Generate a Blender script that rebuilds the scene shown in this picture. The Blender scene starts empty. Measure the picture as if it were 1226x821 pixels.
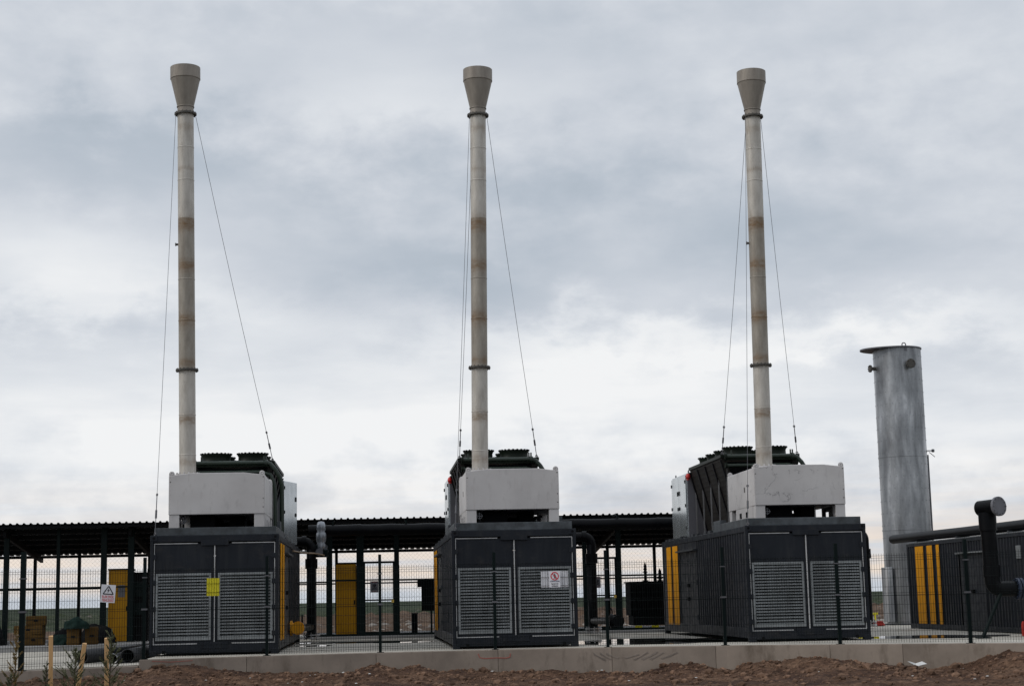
import bpy, bmesh, math, random
from mathutils import Vector, Matrix, noise
R = math.radians
random.seed(7)
scn = bpy.context.scene
col = scn.collection
PI = math.pi

# ------------------------------------------------------------------ helpers
SPLIT = {'batten', 'brace', 'clamp', 'coil_rib', 'corner_casting', 'coupling', 'handle', 'hanger', 'hinge', 'lifting_eye', 'lifting_hole', 'lifting_lug',
         'lock_plate', 'pipe_cap', 'red_band', 'red_mark', 'roof_bracket', 'saddle', 'yellow_foot'}
class MB:
    def __init__(s):
        s.v = []; s.f = []; s.sm = []; s.mi = []; s.cur = 0; s.extra = []
    def add(s, vs, fs, smooth=False):
        o = len(s.v); s.v += [tuple(v) for v in vs]
        for f in fs:
            s.f.append([i + o for i in f]); s.sm.append(smooth); s.mi.append(s.cur)
        return s
    def box(s, x0, x1, y0, y1, z0, z1, M=None):
        vs = [Vector((x, y, z)) for x in (x0, x1) for y in (y0, y1) for z in (z0, z1)]
        if M: vs = [M @ v for v in vs]
        return s.add(vs, [(0,1,3,2),(4,6,7,5),(0,4,5,1),(2,3,7,6),(0,2,6,4),(1,5,7,3)])
    def prism(s, poly, axis, a, b):
        # poly: 2D points; axis 'x': (y,z), 'y': (x,z), 'z': (x,y)
        def P(p, t):
            return {'x': (t, p[0], p[1]), 'y': (p[0], t, p[1]), 'z': (p[0], p[1], t)}[axis]
        n = len(poly)
        vs = [P(p, a) for p in poly] + [P(p, b) for p in poly]
        fs = [(i, (i+1) % n, n + (i+1) % n, n + i) for i in range(n)] + [tuple(range(n))[::-1], tuple(range(n, 2*n))]
        return s.add(vs, fs)
    def cyl(s, p0, p1, r0, r1=None, seg=16, caps=True, smooth=True):
        r1 = r0 if r1 is None else r1
        p0 = Vector(p0); p1 = Vector(p1); d = (p1 - p0).normalized()
        a = d.orthogonal().normalized(); b = d.cross(a)
        ring = lambda p, r: [p + (a*math.cos(2*PI*i/seg) + b*math.sin(2*PI*i/seg))*r for i in range(seg)]
        s.add(ring(p0, r0) + ring(p1, r1), [(i, (i+1) % seg, seg + (i+1) % seg, seg + i) for i in range(seg)], smooth)
        if caps:
            if r0 > 1e-6: s.add(ring(p0, r0), [tuple(range(seg))[::-1]])
            if r1 > 1e-6: s.add(ring(p1, r1), [tuple(range(seg))])
        return s
    def tube(s, pts, r, seg=12, caps=True, smooth=True):
        pts = [Vector(p) for p in pts]; n = len(pts)
        rr = r if isinstance(r, (list, tuple)) else [r]*n
        d0 = (pts[1]-pts[0]).normalized(); a = d0.orthogonal().normalized()
        vs = []
        for i, p in enumerate(pts):
            d = (pts[min(i+1, n-1)] - pts[max(i-1, 0)]).normalized()
            a = (a - d*a.dot(d)).normalized(); b = d.cross(a)
            vs += [p + (a*math.cos(2*PI*k/seg) + b*math.sin(2*PI*k/seg))*rr[i] for k in range(seg)]
        fs = [(i*seg+k, i*seg+(k+1) % seg, (i+1)*seg+(k+1) % seg, (i+1)*seg+k) for i in range(n-1) for k in range(seg)]
        s.add(vs, fs, smooth)
        if caps:
            s.add(vs[:seg], [tuple(range(seg))[::-1]]); s.add(vs[-seg:], [tuple(range(seg))])
        return s
    def lathe(s, prof, c=(0,0,0), seg=32, smooth=True, M=None):
        vs = []
        for r, z in prof:
            vs += [Vector((c[0]+r*math.cos(2*PI*k/seg), c[1]+r*math.sin(2*PI*k/seg), c[2]+z)) for k in range(seg)]
        if M: vs = [M @ v for v in vs]
        fs = [(i*seg+k, i*seg+(k+1) % seg, (i+1)*seg+(k+1) % seg, (i+1)*seg+k) for i in range(len(prof)-1) for k in range(seg)]
        return s.add(vs, fs, smooth)
    def torus(s, c, n, Rr, r, seg=16, sub=8, a0=0, a1=2*PI):
        n = Vector(n).normalized(); a = n.orthogonal().normalized(); b = n.cross(a); c = Vector(c)
        pts = [c + (a*math.cos(a0+(a1-a0)*i/seg) + b*math.sin(a0+(a1-a0)*i/seg))*Rr for i in range(seg+1)]
        return s.tube(pts, r, sub, caps=False)
    def pieces(s):
        # loose pieces of the mesh: faces joined through shared points, then pieces that lie close together
        par = list(range(len(s.v)))
        def find(i):
            while par[i] != i: par[i] = par[par[i]]; i = par[i]
            return i
        for f in s.f:
            for k in f[1:]: par[find(k)] = find(f[0])
        isl = {}
        for i, f in enumerate(s.f): isl.setdefault(find(f[0]), []).append(i)
        it = []
        for fs in isl.values():
            vs = [s.v[k] for i in fs for k in s.f[i]]
            it.append([fs, [min(v[a] for v in vs) for a in range(3)], [max(v[a] for v in vs) for a in range(3)]])
        done = False
        while not done:
            done = True
            for a in range(len(it)):
                for b in range(a+1, len(it)):
                    A, B = it[a], it[b]
                    gap = math.sqrt(sum(max(0, A[1][k]-B[2][k], B[1][k]-A[2][k])**2 for k in range(3)))
                    ext = max(max(q[2][k]-q[1][k] for k in range(3)) for q in (A, B))
                    if gap < .3*ext and gap < .12:
                        it[a] = [A[0]+B[0], [min(A[1][k], B[1][k]) for k in range(3)], [max(A[2][k], B[2][k]) for k in range(3)]]
                        it.pop(b); done = False; break
                if not done: break
        out = []
        for fs, _, _ in it:
            m = MB(); m.extra = s.extra; mp = {}
            for i in fs:
                for k in s.f[i]:
                    if k not in mp: mp[k] = len(m.v); m.v.append(s.v[k])
                m.f.append([mp[k] for k in s.f[i]]); m.sm.append(s.sm[i]); m.mi.append(s.mi[i])
            out.append(m)
        return out
    def build(s, name, mat, parent=None, bevel=0.0):
        if name in SPLIT:
            ps = s.pieces()
            if len(ps) > 1: return [p.make(name, mat, parent, bevel) for p in ps][0]
        return s.make(name, mat, parent, bevel)
    def make(s, name, mat, parent=None, bevel=0.0):
        me = bpy.data.meshes.new(name)
        me.from_pydata(s.v, [], s.f); me.update()
        for p, k, q in zip(me.polygons, s.sm, s.mi): p.use_smooth = k; p.material_index = q
        bm = bmesh.new(); bm.from_mesh(me)
        bmesh.ops.recalc_face_normals(bm, faces=bm.faces); bm.to_mesh(me); bm.free()
        me.materials.append(mat)
        for e in s.extra: me.materials.append(e)
        o = bpy.data.objects.new(name, me); col.objects.link(o)
        if parent: o.parent = parent
        if bevel:
            m = o.modifiers.new('bevel', 'BEVEL'); m.width = bevel; m.segments = 2; m.limit_method = 'ANGLE'
        return o

def arc(c, r, p, q, a0, a1, n=8):
    """points of an arc about c in the plane of unit vectors p, q"""
    c = Vector(c); p = Vector(p); q = Vector(q)
    return [c + (p*math.cos(a0+(a1-a0)*i/n) + q*math.sin(a0+(a1-a0)*i/n))*r for i in range(n+1)]

def tag(o, label=None, cat=None, group=None, kind=None):
    if label: o['label'] = label
    if cat: o['category'] = cat
    if group: o['group'] = group
    if kind: o['kind'] = kind
    return o
def thing(name, label, cat, loc=(0,0,0), group=None, rot=(0,0,0)):
    o = bpy.data.objects.new(name, None); col.objects.link(o)
    o.location = loc; o.rotation_euler = rot; o.empty_display_size = .3
    return tag(o, label, cat, group)
def kids(o): return [c for c in bpy.data.objects if c.parent == o]
def dup(o, loc, label, rot=None):
    def rec(x, parent):
        c = x.copy(); col.objects.link(c)
        if parent: c.parent = parent
        for k in kids(x): rec(k, c)
        return c
    c = rec(o, None); c.location = loc; c['label'] = label
    if rot is not None: c.rotation_euler = rot
    return c

# ------------------------------------------------------------------ materials
class NT:
    def __init__(s, tree): s.t = tree; s.n = tree.nodes; s.l = tree.links
    def node(s, typ, **kw):
        nd = s.n.new(typ)
        for k, v in kw.items(): setattr(nd, k, v)
        return nd
    def link(s, a, b): s.l.new(a, b)
    def put(s, sock, v):
        if isinstance(v, bpy.types.NodeSocket): s.link(v, sock)
        else: sock.default_value = v
    def math(s, op, a, b=0.0, c=None, clamp=False):
        nd = s.node('ShaderNodeMath', operation=op, use_clamp=clamp)
        s.put(nd.inputs[0], a); s.put(nd.inputs[1], b)
        if c is not None: s.put(nd.inputs[2], c)
        return nd.outputs[0]
    def noise(s, vec, scale, detail=4, rough=.55, dist=0, dim='3D'):
        nd = s.node('ShaderNodeTexNoise', noise_dimensions=dim)
        if dim == '1D': s.put(nd.inputs['W'], vec)
        else: s.put(nd.inputs['Vector'], vec)
        nd.inputs['Scale'].default_value = scale; nd.inputs['Detail'].default_value = detail
        nd.inputs['Roughness'].default_value = rough; nd.inputs['Distortion'].default_value = dist
        return nd.outputs[0]
    def ramp(s, fac, stops, interp='LINEAR'):
        nd = s.node('ShaderNodeValToRGB'); nd.color_ramp.interpolation = interp
        e = nd.color_ramp.elements
        while len(e) < len(stops): e.new(0.5)
        for k, (p, c) in enumerate(stops):
            e[k].position = p
            e[k].color = (c, c, c, 1) if isinstance(c, (int, float)) else (*c, 1)
        s.put(nd.inputs[0], fac)
        return nd.outputs[0]
    def mix(s, f, a, b, mode='MIX'):
        nd = s.node('ShaderNodeMix', data_type='RGBA', blend_type=mode)
        s.put(nd.inputs[0], f)
        for sock, v in ((nd.inputs[6], a), (nd.inputs[7], b)):
            if isinstance(v, bpy.types.NodeSocket): s.link(v, sock)
            else: sock.default_value = (*v[:3], 1)
        return nd.outputs[2]
    def mapping(s, vec, scale):
        nd = s.node('ShaderNodeMapping'); s.put(nd.inputs['Vector'], vec); nd.inputs['Scale'].default_value = scale
        return nd.outputs[0]

def newmat(name):
    m = bpy.data.materials.new(name); m.use_nodes = True
    nt = NT(m.node_tree); b = m.node_tree.nodes['Principled BSDF']
    tc = nt.node('ShaderNodeTexCoord'); oi = nt.node('ShaderNodeObjectInfo')
    add = nt.node('ShaderNodeVectorMath', operation='ADD')
    sc = nt.node('ShaderNodeVectorMath', operation='SCALE'); sc.inputs[0].default_value = (37., 51., 29.)
    nt.link(oi.outputs['Random'], sc.inputs['Scale'])
    nt.link(tc.outputs['Object'], add.inputs[0]); nt.link(sc.outputs[0], add.inputs[1])
    return m, nt, b, add.outputs[0], tc.outputs['Object']

def setb(nt, b, color=None, rough=.6, metal=0., spec=.5):
    if color is not None:
        if isinstance(color, bpy.types.NodeSocket): nt.link(color, b.inputs['Base Color'])
        else: b.inputs['Base Color'].default_value = (*color, 1)
    nt.put(b.inputs['Roughness'], rough); nt.put(b.inputs['Metallic'], metal)
    b.inputs['Specular IOR Level'].default_value = spec
def bump(nt, b, h, strength=.3, dist=.01):
    nd = nt.node('ShaderNodeBump'); nd.inputs['Strength'].default_value = strength; nd.inputs['Distance'].default_value = dist
    nt.put(nd.inputs['Height'], h); nt.link(nd.outputs[0], b.inputs['Normal'])

def paint(name, c, rough=.5, metal=0., var=.25, dirt=None, dirt_amt=.3, scale=1.2, spec=.5, streak=True):
    """painted or plain surface with broad tone drift, vertical dirt streaks and fine grain"""
    m, nt, b, v, raw = newmat(name)
    n1 = nt.noise(v, scale, 5, .6)
    lo = tuple(x*(1-var) for x in c); hi = tuple(min(1, x*(1+var)) for x in c)
    base = nt.ramp(n1, [(.3, lo), (.7, hi)])
    if dirt:
        vs = nt.mapping(v, (2.2, 2.2, .35)) if streak else v
        n2 = nt.noise(vs, 2.6 if streak else 3.5, 6, .65)
        f = nt.ramp(n2, [(.45, 0.), (.75, 1.)])
        base = nt.mix(nt.math('MULTIPLY', f, dirt_amt), base, dirt)
    n3 = nt.noise(v, 30, 3, .6)
    rr = nt.math('ADD', rough - .1, nt.math('MULTIPLY', n3, .2))
    setb(nt, b, base, rr, metal, spec)
    bump(nt, b, nt.noise(v, 3.0, 3, .5), .08, .02)
    return m

M = {}
def container_paint():
    m, nt, b, v, raw = newmat('container_paint')
    base = nt.ramp(nt.noise(v, .8, 5, .6), [(.3, (.0085, .0105, .0150)), (.7, (.0140, .0168, .0225))])
    run = nt.ramp(nt.noise(nt.mapping(v, (2.6, 2.6, .30)), 2.0, 6, .62), [(.50, 0.), (.76, 1.)])
    base = nt.mix(nt.math('MULTIPLY', run, .42), base, (.036, .037, .038))
    dust = nt.ramp(nt.noise(nt.mapping(v, (.8, .8, 1.1)), 2.4, 8, .75), [(.54, 0.), (.72, 1.)])
    base = nt.mix(nt.math('MULTIPLY', dust, .40), base, (.050, .046, .042))
    dk = nt.ramp(nt.noise(nt.mapping(v, (3, 3, .5)), 3.1, 6, .7), [(.58, 0.), (.70, 1.)])
    base = nt.mix(nt.math('MULTIPLY', dk, .6), base, (.006, .006, .007))
    setb(nt, b, base, nt.ramp(nt.noise(v, 4, 5, .7), [(.3, .36), (.7, .62)]), 0, .16)
    bump(nt, b, nt.noise(v, 1.3, 3, .5), .25, .03)
    return m
M['dark'] = container_paint()
M['channel'] = paint('roof_channel_steel', (.066, .075, .083), .5, .15, .45, (.022, .022, .022), .75, 2.2, .3, False)
M['pipegreen'] = paint('green_pipe_paint', (.014, .024, .016), .33, 0, .25, spec=.4)
M['dark2'] = paint('roof_frame_paint', (.042, .046, .052), .5, .0, .3, (.014, .014, .014), .6, streak=False, spec=.25)
M['seal'] = paint('door_seal', (.40, .40, .405), .6, 0, .2, (.15, .15, .15), .6)
M['louvre'] = paint('louvre_metal', (.21, .225, .232), .45, .3, .25, (.07, .07, .07), .5)
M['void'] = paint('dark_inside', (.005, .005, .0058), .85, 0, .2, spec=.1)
M['yellow'] = paint('yellow_paint', (.62, .27, .0035), .55, 0, .1, (.35, .15, .01), .25, spec=.25)
M['yellow_shaded'] = paint('yellow_paint_shaded', (.40, .19, .002), .55, 0, .1, (.22, .10, .005), .3, spec=.2)  # same yellow, darkened in the colour for the shade inside the shed
M['galv'] = paint('galvanised_cabinet', (.52, .56, .58), .26, .75, .14, (.30, .32, .34), .4, 1.8)
M['olive'] = paint('olive_paint', (.0065, .0105, .0068), .5, 0, .25, spec=.12)
M['fin'] = paint('cooler_fins', (.020, .018, .0165), .7, 0, .3, spec=.1)
M['green'] = paint('green_steel', (.0016, .0062, .0062), .5, 0, .2, spec=.12)
M['wire'] = paint('green_wire', (.003, .007, .0066), .6, 0, .1, spec=.1)
M['cable'] = paint('steel_cable', (.12, .12, .13), .5, .6, .2)
M['plastic'] = paint('black_plastic', (.0020, .0023, .0034), .45, 0, .3, (.016, .015, .014), .2, streak=False, spec=.10)
M['loosepipe'] = paint('lit_black_pipe', (.020, .021, .024), .42, 0, .3, (.05, .047, .042), .4, spec=.35)  # black lightened in the colour for lit pipe walls, plus grey streaks
M['wrap'] = paint('silver_wrap', (.26, .275, .30), .28, .4, .3)
M['roof'] = paint('roof_sheet', (.005, .0053, .0066), .6, 0, .3, spec=.1)
M['red'] = paint('red_paint', (.55, .02, .015), .4, 0, .1)
M['brass'] = paint('brass', (.7, .5, .12), .4, .7, .1)
M['blue'] = paint('blue_flange', (.014, .024, .05), .5, .1, .1)
M['steel'] = paint('bright_steel', (.48, .48, .49), .4, .7, .2)
M['tarp'] = paint('green_tarp', (.006, .017, .014), .8, 0, .4, streak=False, spec=.1)
M['blacktarp'] = paint('black_tarp', (.006, .006, .007), .85, 0, .4, streak=False, spec=.1)
M['ochre'] = paint('ochre_crate', (.085, .048, .014), .8, 0, .35, (.035, .022, .01), .6, spec=.1)
M['stake'] = paint('raw_wood', (.60, .36, .16), .8, 0, .2, (.34, .2, .09), .5)
M['signwhite'] = paint('sign_white', (.72, .72, .75), .4, 0, .05)
M['signyellow'] = paint('sign_yellow', (.80, .70, .01), .45, 0, .05)
M['ink'] = paint('sign_ink', (.012, .012, .018), .5, 0, .05)
M['inkblue'] = paint('sign_ink_blue', (.05, .05, .12), .5, 0, .05)
M['inkred'] = paint('sign_red', (.55, .012, .03), .5, 0, .05)
M['greyplate'] = paint('grey_plate', (.11, .11, .125), .5, 0, .2)
M['inkdull'] = paint('faded_red', (.14, .05, .055), .6, 0, .1)
M['postgrey'] = paint('cooler_post', (.16, .16, .165), .5, .2, .3)
M['chalkred'] = paint('faded_red_chalk', (.36, .10, .075), .9, 0, .3)
M['dullred'] = paint('dull_red', (.30, .022, .014), .6, 0, .3, spec=.2)
M['tan'] = paint('tan_hose', (.22, .15, .09), .6, 0, .2)

def white_panel(name='white_panel', scratch=.0):
    m, nt, b, v, raw = newmat(name)
    base = nt.ramp(nt.noise(v, .9, 5, .6), [(.3, (.42, .402, .398)), (.7, (.52, .503, .498))])
    vo = nt.node('ShaderNodeTexVoronoi', feature='DISTANCE_TO_EDGE'); vo.inputs['Scale'].default_value = 1.5
    wv = nt.node('ShaderNodeVectorMath', operation='ADD'); nt.link(v, wv.inputs[0])
    cn = nt.node('ShaderNodeTexNoise'); nt.link(v, cn.inputs['Vector']); cn.inputs['Scale'].default_value = 2.5; cn.inputs['Detail'].default_value = 4
    nt.link(cn.outputs['Color'], wv.inputs[1]); nt.link(wv.outputs[0], vo.inputs['Vector'])
    line = nt.ramp(vo.outputs['Distance'], [(0, 1.), (.020, 0.)])
    mask = nt.ramp(nt.noise(v, 2.3, 2, .5), [(.50, 0.), (.58, 1.)])
    base = nt.mix(nt.math('MULTIPLY', nt.math('MULTIPLY', line, mask), .75*scratch), base, (.13, .125, .13))
    sm = nt.ramp(nt.noise(nt.mapping(v, (3, 3, 1)), 2.2, 6, .7), [(.56, 0.), (.74, 1.)])
    base = nt.mix(nt.math('MULTIPLY', sm, .35), base, (.22, .20, .20))
    setb(nt, b, base, .5)
    ru = nt.ramp(nt.noise(nt.mapping(v, (7, 7, .6)), 1.6, 6, .7), [(.60, 0.), (.78, 1.)])
    base2 = nt.mix(nt.math('MULTIPLY', ru, .4), base, (.26, .21, .16)); nt.link(base2, b.inputs['Base Color'])
    bump(nt, b, nt.noise(v, 1.2, 2, .5), .2, .04)
    return m
M['white'] = white_panel(); M['whitebox'] = white_panel('white_box_paint', .0); M['whitescratch'] = white_panel('scratched_white_box_paint', 1.)

def stack_steel(name, c1, c2, band_amt):
    m, nt, b, v, raw = newmat(name)
    base = nt.ramp(nt.noise(nt.mapping(v, (3, 3, .8)), 2.0, 6, .65), [(.3, c1), (.7, c2)])
    sep = nt.node('ShaderNodeSeparateXYZ'); nt.link(raw, sep.inputs[0])
    z = nt.math('ADD', sep.outputs[2], nt.math('MULTIPLY', nt.math('SUBTRACT', nt.noise(v, 5, 4, .7), .5), .22))
    f = 0.
    for zc, wd, am in ((8.08, .20, 1.), (6.95, .17, .9), (5.50, .19, .85), (4.36, .10, .7), (2.86, .13, .9), (9.6, .07, .45), (10.75, .12, .4), (1.75, .12, .5)):
        q = nt.math('DIVIDE', nt.math('SUBTRACT', z, zc), wd)
        f = nt.math('ADD', f, nt.math('MULTIPLY', nt.math('EXPONENT', nt.math('MULTIPLY', nt.math('MULTIPLY', q, q), -1.)), am))
    f = nt.math('MULTIPLY', f, band_amt, clamp=True)
    f = nt.math('MULTIPLY', f, nt.ramp(nt.noise(nt.mapping(v, (2, 2, 6)), 2.5, 4, .6), [(.3, .35), (.6, 1.)]))
    base = nt.mix(f, base, (.165, .098, .045))
    spot = nt.ramp(nt.noise(nt.mapping(v, (6, 6, 2)), 3, 5, .7), [(.64, 0.), (.76, 1.)])
    base = nt.mix(nt.math('MULTIPLY', spot, .5), base, (.12, .10, .085))
    setb(nt, b, base, .55, .25)
    bump(nt, b, nt.noise(v, 20, 3), .08, .01)
    return m
M['stack'] = stack_steel('flue_steel', (.35, .322, .285), (.53, .50, .455), .85)
M['stackdark'] = stack_steel('flue_steel_weathered', (.215, .188, .155), (.335, .305, .262), 1.)
M['flare'] = stack_steel('flare_steel', (.20, .172, .145), (.29, .258, .22), .0)
M['flange'] = paint('flange_iron', (.085, .078, .07), .6, .4, .3)

def tower_metal():
    m, nt, b, v, raw = newmat('spangled_zinc')
    n = nt.noise(nt.mapping(v, (1.3, 1.3, .28)), 1.5, 6, .58, .2)
    base = nt.ramp(n, [(.32, (.155, .16, .17)), (.48, (.27, .28, .292)), (.58, (.36, .37, .385)), (.70, (.60, .61, .625))])
    vo = nt.node('ShaderNodeTexVoronoi'); nt.link(v, vo.inputs['Vector']); vo.inputs['Scale'].default_value = 14
    bw = nt.node('ShaderNodeRGBToBW'); nt.link(vo.outputs['Color'], bw.inputs[0])
    base = nt.mix(.12, base, nt.ramp(bw.outputs[0], [(0, .1), (1, .6)]), 'OVERLAY')
    setb(nt, b, base, nt.ramp(n, [(.3, .46), (.7, .33)]), .72)
    bump(nt, b, nt.noise(v, 1.3, 2), .15, .05)
    return m
M['zinc'] = tower_metal()

def concrete(name, c, scale=1., stain=.5):
    m, nt, b, v, raw = newmat(name)
    n = nt.noise(v, .55*scale, 8, .62)
    base = nt.ramp(n, [(.28, tuple(x*.62 for x in c)), (.55, c), (.78, tuple(x*1.22 for x in c))])
    st = nt.ramp(nt.noise(nt.mapping(v, (1.4, 1.4, .5)), 1.4, 7, .7), [(.52, 0.), (.72, 1.)])
    base = nt.mix(nt.math('MULTIPLY', st, stain), base, tuple(x*.42 for x in (c[0], c[1]*.95, c[2]*.88)))
    pit = nt.ramp(nt.noise(v, 26, 4, .7), [(.66, 0.), (.74, 1.)])
    base = nt.mix(nt.math('MULTIPLY', pit, .35), base, tuple(x*.35 for x in c))
    setb(nt, b, base, .9, 0, .2)
    bump(nt, b, nt.noise(v, 14, 6, .7), .3, .012)
    return m
M['wall'] = concrete('wall_concrete', (.265, .220, .182), 1., .9)
M['pave'] = concrete('slab_concrete', (.44, .415, .365), .6, .55)
M['kerb'] = concrete('plinth_concrete', (.24, .24, .24), .7, .3)

def soil():
    m, nt, b, v, raw = newmat('soil')
    n = nt.noise(v, 1.1, 8, .68)
    base = nt.ramp(n, [(.28, (.036, .020, .013)), (.44, (.105, .058, .037)), (.60, (.185, .110, .070)), (.78, (.28, .185, .125))])
    f = nt.ramp(nt.noise(v, 9, 6, .75), [(.35, .3), (.65, 1.15)])
    base = nt.mix(1., base, f, 'MULTIPLY')
    wet = nt.ramp(nt.noise(nt.mapping(v, (.25, .8, 1)), .8, 4, .6), [(.48, 0.), (.62, 1.)])
    base = nt.mix(nt.math('MULTIPLY', wet, .6), base, (.034, .020, .017))
    setb(nt, b, base, .95, 0, .15)
    bump(nt, b, nt.noise(v, 16, 7, .75), .9, .05)
    return m
M['soil'] = soil()
M['clod'] = paint('clod', (.150, .092, .062), .95, 0, .6, (.045, .027, .02), .8, 2.5, .1, False)
M['litter'] = paint('pale_litter', (.55, .55, .54), .7, 0, .2)

def field(name, c1, c2, sc, c3=None):
    m, nt, b, v, raw = newmat(name)
    base = nt.ramp(nt.noise(v, sc, 8, .7), [(.35, c1), (.65, c2)])
    if c3:
        f = nt.ramp(nt.noise(v, sc*6, 5, .7), [(.56, 0.), (.66, 1.)])
        base = nt.mix(f, base, c3)
    setb(nt, b, base, .95, 0, .1)
    return m
M['grass'] = field('far_grass', (.012, .020, .009), (.026, .038, .016), .05)
M['rubble'] = field('earth_and_rubble', (.045, .028, .018), (.11, .07, .045), .25, (.17, .15, .13))
M['stone'] = paint('rubble_stone', (.24, .215, .19), .9, 0, .5, scale=.4)
M['far_green'] = field('grassy_bank', (.014, .022, .012), (.04, .05, .024), .2, (.10, .09, .075))

def foliage(name, c1, c2):
    m, nt, b, v, raw = newmat(name)
    base = nt.ramp(nt.noise(v, 5, 4, .7), [(.35, c1), (.65, c2)])
    setb(nt, b, base, .75, 0, .2)
    return m
M['conifer'] = foliage('conifer_green', (.055, .064, .032), (.13, .135, .07))
M['conifer_dry'] = foliage('conifer_dry', (.13, .10, .04), (.25, .17, .07))
M['bark'] = paint('bark', (.06, .04, .025), .9, 0, .3)

def puddle_mat():
    m, nt, b, v, raw = newmat('puddle_water')
    setb(nt, b, (.05, .047, .042), .0, 0, .5); b.inputs['IOR'].default_value = 1.33
    return m
M['water'] = puddle_mat()

# ------------------------------------------------------------------ camera
FPX, PIT, YAW, RHO = 1940., R(8.95), R(5.08), .021
cam = bpy.data.cameras.new('camera'); camo = bpy.data.objects.new('camera', cam); col.objects.link(camo)
cam.sensor_width = 36; cam.lens = 36*FPX/1226; cam.clip_end = 12000; cam.clip_start = .5
F = Vector((math.sin(YAW)*math.cos(PIT), math.cos(YAW)*math.cos(PIT), math.sin(PIT)))
R0 = Vector((math.cos(YAW), -math.sin(YAW), 0)); U0 = R0.cross(F)
rx = R0*math.cos(RHO) - U0*math.sin(RHO); ux = U0*math.cos(RHO) + R0*math.sin(RHO)
camo.matrix_world = Matrix(((rx.x, ux.x, -F.x, 0), (rx.y, ux.y, -F.y, 0), (rx.z, ux.z, -F.z, 1.22), (0, 0, 0, 1)))
scn.camera = camo

# ------------------------------------------------------------------ sky and light
w = bpy.data.worlds.new('World'); scn.world = w; w.use_nodes = True
nt = NT(w.node_tree); bg = w.node_tree.nodes['Background']
SUN_EL, SUN_AZ = R(36), R(-104)          # azimuth from +Y towards +X
sky = nt.node('ShaderNodeTexSky', sky_type='NISHITA'); sky.sun_disc = False
sky.sun_elevation = SUN_EL; sky.sun_rotation = SUN_AZ
tc = nt.node('ShaderNodeTexCoord'); D = tc.outputs['Generated']
sep = nt.node('ShaderNodeSeparateXYZ'); nt.link(D, sep.inputs[0])
dx, dy, dz = sep.outputs
az = nt.math('ARCTAN2', dx, dy); el = nt.math('ARCSINE', dz)
st = nt.mapping(D, (1, 1, 1.75))
n1 = nt.noise(st, 6.5, 3, .5, .1); n2 = nt.noise(st, 22, 8, .56, .1)
wob = nt.math('MULTIPLY', nt.math('SUBTRACT', n2, .5), .10)
wob2 = nt.math('MULTIPLY', nt.math('SUBTRACT', n1, .5), .16)
def blob(px, py, sx, sy, amp):
    a = (px-445)/1940.; e = (715-.021*(px-613)-py)/1940.
    da = nt.math('DIVIDE', nt.math('ADD', nt.math('SUBTRACT', az, a), wob2), sx/1940.)
    de = nt.math('DIVIDE', nt.math('ADD', nt.math('SUBTRACT', el, e), wob), sy/1940.)
    q = nt.math('ADD', nt.math('MULTIPLY', da, da), nt.math('MULTIPLY', de, de))
    return nt.math('MULTIPLY', nt.math('EXPONENT', nt.math('MULTIPLY', q, -1.)), amp)
pl_ = nt.node('ShaderNodeCombineXYZ'); dn = nt.math('ADD', nt.math('ABSOLUTE', dz), .075)
nt.link(nt.math('DIVIDE', dx, dn), pl_.inputs[0]); nt.link(nt.math('DIVIDE', dy, dn), pl_.inputs[1])
n3 = nt.noise(pl_.outputs[0], 1.15, 7, .56, .15)
L = nt.math('ADD', .60, nt.math('MULTIPLY', nt.math('SUBTRACT', n1, .5), .42))
L = nt.math('ADD', L, nt.math('MULTIPLY', nt.math('SUBTRACT', n2, .5), .40))
L = nt.math('ADD', L, nt.math('MULTIPLY', nt.math('SUBTRACT', n3, .5), .58))
for bl in [(430,270,300,85,-.19), (560,330,170,45,-.13), (900,250,260,90,-.13), (110,200,220,45,-.15), (690,70,170,90,-.10), (330,60,200,45,-.08),
           (70,310,190,50,.24), (140,370,230,38,.28), (420,470,520,70,.26), (850,415,330,35,.26), (1090,400,130,30,.18),
           (520,120,190,60,.12), (80,50,200,60,.06), (1040,90,230,90,.06), (900,520,400,70,.24), (250,560,500,80,.24), (1150,560,200,60,.1), (1150,470,130,40,-.12), (760,350,300,40,-.05)]:
    L = nt.math('ADD', L, blob(*bl))
cl = nt.ramp(L, [(.06, (.37, .435, .495)), (.36, (.475, .53, .60)), (.58, (.60, .64, .70)), (.80, (.74, .77, .81)), (1., (.89, .90, .91))])
# low band: warm light under the cloud deck, a bluish bank on the horizon
warm = nt.math('MULTIPLY', nt.ramp(el, [(.004, 0.), (.012, 1.), (.030, .85), (.048, .30), (.09, 0.)]), nt.ramp(nt.noise(nt.mapping(D, (4, 4, 70)), 2.2, 5, .55), [(.36, .15), (.6, 1.)]))
cl = nt.mix(nt.math('MULTIPLY', warm, .85), cl, (.90, .76, .63))
cl = nt.mix(nt.ramp(el, [(0., .4), (.003, .35), (.007, 0.)]), cl, (.52, .57, .63))
zen = nt.math('ADD', 1., nt.math('MULTIPLY', nt.ramp(el, [(.36, 0.), (1., 1.)]), .45))
vm = nt.node('ShaderNodeVectorMath', operation='SCALE'); nt.link(cl, vm.inputs[0]); nt.link(nt.math('MULTIPLY', zen, 10.), vm.inputs['Scale'])
cov = nt.ramp(L, [(0., .97), (.5, .995)])
fin = nt.mix(cov, sky.outputs[0], vm.outputs[0])
nt.link(fin, bg.inputs[0]); bg.inputs[1].default_value = .1
sl = bpy.data.lights.new('sun', 'SUN'); sl.energy = 1.15; sl.angle = R(20); sl.color = (1., .95, .88)
so = bpy.data.objects.new('sun', sl); col.objects.link(so)
sd = Vector((math.sin(SUN_AZ)*math.cos(SUN_EL), math.cos(SUN_AZ)*math.cos(SUN_EL), math.sin(SUN_EL)))
so.rotation_euler = sd.to_track_quat('Z', 'Y').to_euler(); so.location = (-20, -10, 30)
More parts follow.
